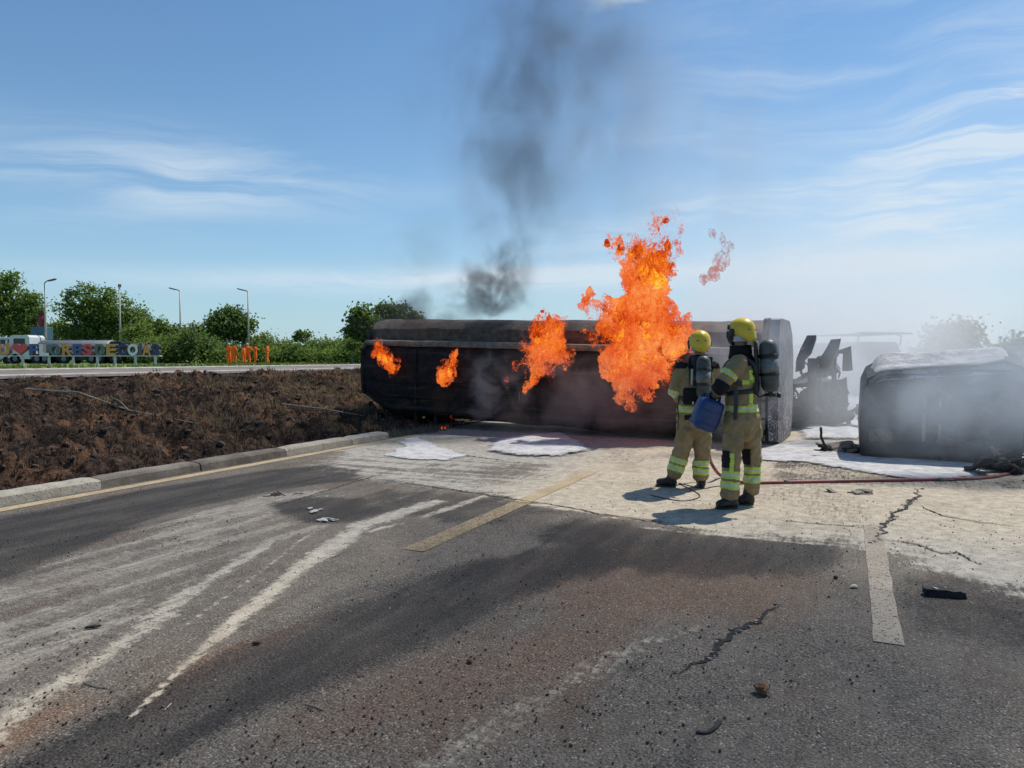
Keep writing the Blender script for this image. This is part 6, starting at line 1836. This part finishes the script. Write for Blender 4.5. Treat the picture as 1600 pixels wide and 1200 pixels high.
# ------------------------------------------------------------------ flames: nested ragged sheets of burning gas
def flame_mat(name, ramp_stops, cut, soft, scale, strength, alpha=1.0):
    m = new_mat(name); t = NT(m); t.n.remove(principled(m)); co = t.coord()
    warp = t.noise(co, scale * .35, 3, .6)
    v = t.node('ShaderNodeVectorMath', operation='ADD'); t.l.new(t.mapping(co, (1, 1, .62)), v.inputs[0])
    sc = t.node('ShaderNodeVectorMath', operation='SCALE'); t.l.new(t.n.new('ShaderNodeTexNoise').outputs['Color'], sc.inputs[0])
    tn = [n for n in t.n if n.type == 'TEX_NOISE'][-1]; t.l.new(co, tn.inputs['Vector']); tn.inputs['Scale'].default_value = scale * .3; tn.inputs['Detail'].default_value = 3
    sc.inputs['Scale'].default_value = .9 / scale * 3; t.l.new(sc.outputs[0], v.inputs[1]); vv = v.outputs[0]
    n1 = t.noise(vv, scale, 7, .68, .5); n2 = t.noise(vv, scale * 2.6, 4, .7, .8); n3 = t.noise(co, scale * .16, 3, .5)
    fil = t.math('MULTIPLY', t.math('ABSOLUTE', t.math('SUBTRACT', n2, .5)), 4.0)
    val = t.math('ADD', t.math('MULTIPLY', n1, .75), t.math('ADD', t.math('MULTIPLY', fil, .16), t.math('ADD', t.math('MULTIPLY', t.math('SUBTRACT', n3, .5), .65), t.math('MULTIPLY', t.math('SUBTRACT', t.attr('depth'), .5), .30))))
    val = t.math('ADD', t.math('MULTIPLY', t.math('SUBTRACT', val, .48), 1.45), .48)
    val = t.math('SUBTRACT', val, t.math('MULTIPLY', t.sstep(t.math('ABSOLUTE', t.math('SUBTRACT', t.noise(vv, scale * 1.5, 5, .7, 1.2), .5)), .045, .0), .17))
    col = t.ramp(val, ramp_stops)
    em = t.node('ShaderNodeEmission'); t.l.new(col, em.inputs[0]); em.inputs[1].default_value = strength
    tr = t.node('ShaderNodeBsdfTransparent'); mx = t.node('ShaderNodeMixShader')
    hole = t.math('ADD', t.math('MULTIPLY', n1, .5), t.math('ADD', t.math('MULTIPLY', n2, .25), t.math('MULTIPLY', t.math('ADD', n3, t.attr('depth')), .25)))
    t.l.new(t.sstep(hole, cut, cut + soft, 0, alpha), mx.inputs[0])
    t.l.new(tr.outputs[0], mx.inputs[1]); t.l.new(em.outputs[0], mx.inputs[2]); t.l.new(mx.outputs[0], t.n['Material Output'].inputs[0])
    m.cycles.emission_sampling = 'NONE'
    return m
stops_core = [(.28, (.30, .02, .004)), (.36, (.85, .09, .010)), (.44, (1.0, .20, .015)), (.52, (1.0, .36, .018)), (.62, (1.0, .52, .03)), (.74, (1.0, .72, .16))]
stops_out = [(.28, (.50, .035, .008)), (.40, (.92, .12, .018)), (.52, (1.0, .21, .04)), (.66, (1.0, .36, .10))]
stops_smoky = [(.30, (.22, .05, .04)), (.50, (.60, .15, .11)), (.70, (.85, .28, .20))]
M_fcore = flame_mat('flame_core', stops_core, .50, .05, 9, 1.0)
M_fmid = flame_mat('flame_body', stops_core, .585, .05, 11, 1.0, .84)
M_fout = flame_mat('flame_fringe', stops_out, .625, .06, 12, .95, .62)
M_fsmk = flame_mat('smoky_flame', stops_smoky, .60, .12, 12, .8, .5)

def flame(blobs, y, label, depth=.6, seed=0, layers=None, name='flame', parts=True):
    layers = layers or [('core', .40, M_fcore, .07), ('body', .58, M_fmid, .11), ('body', .74, M_fmid, .14), ('fringe', .88, M_fout, .17), ('fringe', 1.04, M_fout, .22)]
    ys = y if callable(y) else (lambda px, py: y)
    c0 = at(blobs[0][0], blobs[0][1], ys(blobs[0][0], blobs[0][1]))
    root = empty(name, c0); tag(root, label, 'flame', 'fires on the tank')
    rr = random.Random(seed)
    for nm, k, mat, amp in layers:
        bm = bmesh.new()
        for px, py, r in [q_[:3] for q_ in blobs]:
            yy = ys(px, py); c = at(px, py, yy) - c0; rad = r / FPX * yy * k
            if rad < .012: continue
            for j in range(3):
                o = Vector((rr.uniform(-.35, .35), rr.uniform(-.6, .6) * depth / .6, rr.uniform(-.35, .5))) * rad
                ball(bm, c + o, (rad * rr.uniform(.55, .85), rad * rr.uniform(.5, .8) * depth / .6, rad * rr.uniform(.75, 1.15)), 2)
        me = remeshed(bm, .022 if len(blobs) > 8 else .012, 1)
        n = len(me.vertices); co = np.zeros(n * 3); me.vertices.foreach_get('co', co); co = co.reshape(-1, 3); no = np.zeros(n * 3); me.vertices.foreach_get('normal', no); no = no.reshape(-1, 3)
        q = np.stack([fbm(co[:, 0] * 4.5 + seed + 9 * i, co[:, 1] * 4.5, co[:, 2] * 2.8 - 5 * i, 5, .62) - .5 for i in range(3)], 1)
        scale_ = min(1.0, max(b[2] for b in blobs) / 28)
        up = np.array([0, 0, 1.0])
        co = co + q * amp * 4.2 * scale_ + no * (fbm(co[:, 0] * 9, co[:, 1] * 9, co[:, 2] * 5 + seed, 4)[:, None] - .5) * amp * 3.0 * scale_ + up * (np.maximum(q[:, :1], 0) * amp * 6 * scale_) * np.maximum(no[:, 2:3], 0)
        me.vertices.foreach_set('co', co.ravel()); me.materials.clear(); me.materials.append(mat); me.update(); me.name = nm
        a = me.attributes.new('depth', 'FLOAT', 'POINT'); B = np.array([tuple(at(b[0], b[1], ys(b[0], b[1])) - c0) for b in blobs]); BR = np.array([b[2] / FPX * ys(b[0], b[1]) for b in blobs]); BD = np.array([b[3] if len(b) > 3 else .5 for b in blobs])
        dd_ = ((co[:, None, :] - B[None]) ** 2).sum(2) / (BR[None] ** 2); wgt = np.exp(-dd_ * 1.2) + 1e-9; dv = (wgt * BD[None]).sum(1) / wgt.sum(1)
        a.data.foreach_set('value', dv.astype(np.float32))
        me.polygons.foreach_set('use_smooth', np.ones(len(me.polygons), dtype=bool))
        link(bpy.data.objects.new('flame_' + nm, me), root)
    return root

F1 = [(988, 560, 36, .7), (994, 600, 20, .4), (1002, 520, 46, .9), (1010, 480, 38, .95), (1012, 440, 34, .7), (1022, 408, 27, .35), (1000, 395, 22, .3), (968, 386, 15, .24), (948, 380, 9, .16), (1038, 392, 15, .25), (1048, 420, 10, .24), (1030, 362, 7, .16), (1040, 350, 8, .24), (1054, 370, 4, .16), (944, 518, 22, .24), (960, 500, 20, .2), (922, 530, 9, .16),
      (916, 460, 4, .16), (930, 470, 6, .16), (948, 482, 12, .2), (1046, 522, 22, .35), (1056, 548, 16, .27), (1042, 578, 16, .2), (1026, 600, 12, .24), (975, 615, 10, .24), (1006, 614, 10, .24), (972, 582, 15, .25), (1002, 548, 38, .8), (1020, 500, 26, .6), (992, 460, 16, .4), (1010, 562, 30, .6)]
flame(F1, lambda px, py: 13.75 + .5 * sstep(540, 470, py), 'tallest orange flame towering over the tank behind the firefighters', seed=1)
F2 = [(850, 540, 22, .5), (850, 486, 7, .16), (858, 500, 13, .27), (836, 514, 19, .3), (862, 520, 24, .5), (882, 560, 14, .2), (840, 578, 18, .4), (826, 600, 10, .2), (820, 612, 6, .24), (800, 568, 8, .16), (795, 588, 6, .16), (892, 566, 6, .16), (862, 580, 11, .24), (868, 545, 20, .7)]
flame(F2, lambda px, py: 14.55 + .3 * sstep(520, 490, py), 'broad ragged orange flame in the middle of the tank', seed=2)
F3 = [(600, 556, 10), (588, 541, 9), (594, 548, 10), (606, 562, 10), (613, 573, 9), (620, 562, 5), (584, 552, 6)]
flame(F3, 16.35, 'small curling orange flame at the left end of the tank', seed=3)
F4 = [(700, 578, 12), (712, 556, 5), (707, 566, 9), (697, 590, 10), (691, 584, 7)]
flame(F4, 15.6, 'small upright flame between the left end and the middle fire', seed=4)
F5 = [(1130, 402, 8), (1128, 376, 5), (1134, 392, 7), (1126, 414, 9), (1115, 427, 8), (1102, 437, 6), (1110, 368, 4)]
flame(F5, 14.2, 'detached wisp of smoky red flame high beside the tallest fire', seed=5, layers=[('wisp', 1.0, M_fsmk, .10), ('wisp', 1.35, M_fsmk, .14)])
flame([(705, 654, 3.5, .3), (707, 650, 2.5, .2)], 15.2, 'tiny flame licking under the tank rim', seed=6, layers=[('body', 1.1, M_fmid, .05)])
flame([(701, 667, 2.5, .3), (696, 668, 2, .2), (690, 668.5, 1.8, .2)], 14.6, 'tiny ground flame below the tank edge', seed=7, layers=[('body', 1.2, M_fmid, .05)])
flame([(1558, 704, 4), (1562, 703, 3)], 9.75, 'small red ember glowing in the wreckage', seed=8, layers=[('body', 1.0, M_fout, .04)], name='ember')

# ------------------------------------------------------------------ smoke
def smoke(c, rad, dens, col, label, nscale=1.0, thr=.42, wid=.25, aniso=0.0, rot=(0, 0, 0), fall=(.0, 1.0), step=1.0, absorb=None, stretch=(1, 1, 1)):
    bm = bmesh.new(); bmesh.ops.create_icosphere(bm, subdivisions=3, radius=1.0)
    m = new_mat('smoke'); t = NT(m); t.n.remove(principled(m))
    co = t.coord()
    ln = t.node('ShaderNodeVectorMath', operation='LENGTH'); t.l.new(co, ln.inputs[0])
    w = t.mapping(co, tuple(r / s for r, s in zip(rad, stretch)), loc=(random.uniform(0, 50), 0, 0))
    n = t.noise(w, nscale, 6, .58, .5)
    fa = t.sstep(ln.outputs['Value'], fall[0], fall[1], 1, 0)
    e = t.math('ADD', n, t.math('MULTIPLY', t.math('SUBTRACT', fa, .6), .16))
    d = t.math('MULTIPLY', t.math('MULTIPLY', t.sstep(e, thr, thr + wid), fa), dens)
    pv = t.node('ShaderNodeVolumePrincipled'); pv.inputs['Color'].default_value = (*col, 1); pv.inputs['Anisotropy'].default_value = aniso
    t.l.new(d, pv.inputs['Density']); t.l.new(pv.outputs[0], t.n['Material Output'].inputs['Volume'])
    m.cycles.volume_step_rate = step
    o = bm_obj('smoke', bm, m); o.location = c; o.scale = rad; o.rotation_euler = rot
    tag(o, label, kind='stuff')
    return o
DK = (.16, .15, .15); GR = (.42, .42, .43); LT = (.93, .95, .98)
def sm(px, py, y, wpx, hpx, d, *a, **k):
    return smoke(at(px, py, y), (wpx / FPX * y / 2, d, hpx / FPX * y / 2), *a, **k)
sm(765, 455, 16.2, 180, 160, .8, 3.2, DK, 'dark grey smoke ball rolling off the tank top', nscale=1.9, thr=.43, wid=.16)
sm(796, 410, 16.4, 150, 200, .7, 1.3, DK, 'darker smoke neck above the rolling ball', nscale=2.0, thr=.46, wid=.16, stretch=(1, 1, 1.6))
sm(815, 300, 16.6, 330, 440, 1.1, .75, DK, 'ragged dark smoke strand in the lower part of the column', nscale=1.0, thr=.43, wid=.26, stretch=(1, 1, 1.4))
sm(810, 150, 16.8, 450, 480, 1.3, .65, DK, 'ragged dark smoke patch in the middle of the column', nscale=.9, thr=.43, wid=.26, stretch=(1, 1, 1.3))
sm(870, 40, 17.0, 520, 400, 1.5, .6, DK, 'dark smoke patch leaving the top of the view', nscale=.8, thr=.43, wid=.26, stretch=(1.2, 1, 1))
sm(860, 200, 17.2, 620, 700, 2.0, .26, (.26, .26, .27), 'tall faint column of grey smoke rising over the tank', nscale=.7, thr=.34, wid=.3, stretch=(1, 1, 2.0))
sm(1060, 200, 17.5, 760, 680, 2.2, .17, (.62, .65, .70), 'thin pale smoke veil spreading high above the fire', nscale=.6, thr=.40, wid=.3, stretch=(.6, 1, 3.5))
sm(650, 495, 16.2, 230, 130, .8, 2.2, DK, 'dark smoke lying over the left part of the tank top', nscale=1.8, thr=.42, wid=.2)
sm(665, 400, 16.9, 260, 250, 1.0, .20, DK, 'faint grey smoke over the left end of the tank', nscale=1.0, thr=.42, wid=.2)
sm(765, 610, 14.6, 160, 210, .35, 1.6, (.60, .60, .64), 'grey smoke curling up the tank side between two fires', nscale=2.4, thr=.44, wid=.2)
sm(930, 620, 13.0, 470, 240, .55, .80, (.66, .52, .50), 'thin reddish smoke veil drifting before the tank', nscale=1.6, thr=.34, wid=.3)
sm(1165, 570, 12.2, 260, 360, .7, 1.15, (.88, .90, .95), 'pale haze drifting over the right end of the tank', nscale=1.0, thr=.34, wid=.35)
smoke(Vector((9.0, 21.5, 1.8)), (8.0, 5.0, 4.0), .42, LT, 'wide bank of white smoke behind the wrecks', nscale=.45, thr=.26, wid=.35, aniso=.2)
smoke(Vector((14.5, 36, 4)), (18, 12, 9), .060, LT, 'broad far bank of pale smoke before the hazy trees', nscale=.2, thr=.2, wid=.4, aniso=.2)
sm(1300, 610, 13.6, 260, 300, .9, .65, LT, 'white smoke rolling between the tank end and the cab', nscale=.9, thr=.28, wid=.3, aniso=.2)
sm(1500, 630, 9.6, 520, 250, .6, 1.35, (.84, .92, 1.0), 'bluish smoke spread over the face of the burnt cab', nscale=1.0, thr=.30, wid=.30, aniso=.2)
sm(1560, 600, 9.3, 320, 300, .6, 1.1, (.84, .89, .95), 'denser bluish smoke pouring across the right half of the cab', nscale=1.3, thr=.38, wid=.25)
sm(1640, 550, 10.0, 300, 460, 1.0, .9, LT, 'white smoke rising at the right edge by the cab', nscale=1.0, thr=.34, wid=.3)

# smoke added out of view overhead, outlined so its shadow dims the near road
def overhead():
    zc = 13.0; off = Vector((SUN_DIR.x, SUN_DIR.y, 0)) / SUN_DIR.z * zc
    poly = [(p + off) for p in G((590, 790), (800, 803), (950, 822), (1040, 838), (1180, 848), (1300, 862), (1345, 892), (1420, 918), (1600, 945), (1900, 1010), (1900, 1900), (500, 1900), (150, 1240), (430, 1020), (560, 900))]
    pts = [(p.x, p.y) for p in poly]
    xs = [p[0] for p in pts]; ys = [p[1] for p in pts]
    X, Y = np.meshgrid(np.arange(min(xs) - .6, max(xs) + .6, .2), np.arange(min(ys) - .6, max(ys) + .6, .2), indexing='ij')
    d = inside_dist(X, Y, pts) + (fbm(X * .9, Y * .9, octv=4) - .5) * 1.0
    T = .9 * sstep(-.15, 1.0, d) * (.35 + 1.3 * fbm(X * .8 + 30, Y * .8, octv=4))
    Zt = zc + T + .002; Zb = zc - T - .002
    nx, ny = X.shape; keep = d > -.2; I = np.arange(nx * ny).reshape(nx, ny)
    q = keep[:-1, :-1] & keep[1:, :-1] & keep[1:, 1:] & keep[:-1, 1:]
    F = np.stack([I[:-1, :-1], I[1:, :-1], I[1:, 1:], I[:-1, 1:]], -1)[q]
    V = np.concatenate([np.stack([X, Y, Zt], -1).reshape(-1, 3), np.stack([X, Y, Zb], -1).reshape(-1, 3)])
    Fb = F[:, ::-1] + nx * ny
    # close the rim
    e = {}
    for f in F:
        for a, b in zip(f, np.roll(f, -1)): e[(a, b)] = 1
    rim = [(a, b) for (a, b) in e if (b, a) not in e]; M_ = nx * ny
    faces = F.tolist() + Fb.tolist() + [(b, a, a + M_, b + M_) for a, b in rim]
    used = sorted({i for f in faces for i in f}); mp = {u: i for i, u in enumerate(used)}
    o = mesh_obj('smoke', V[used], [[mp[i] for i in f] for f in faces], None)
    m = new_mat('shading_smoke'); t = NT(m); t.n.remove(principled(m)); pv = t.node('ShaderNodeVolumePrincipled')
    pv.inputs['Color'].default_value = (.35, .34, .34, 1); pv.inputs['Density'].default_value = .30
    t.l.new(pv.outputs[0], t.n['Material Output'].inputs['Volume']); o.data.materials.append(m)
    tag(o, 'brown-grey smoke out of view overhead, shaped to shade the near road', kind='stuff')
overhead()
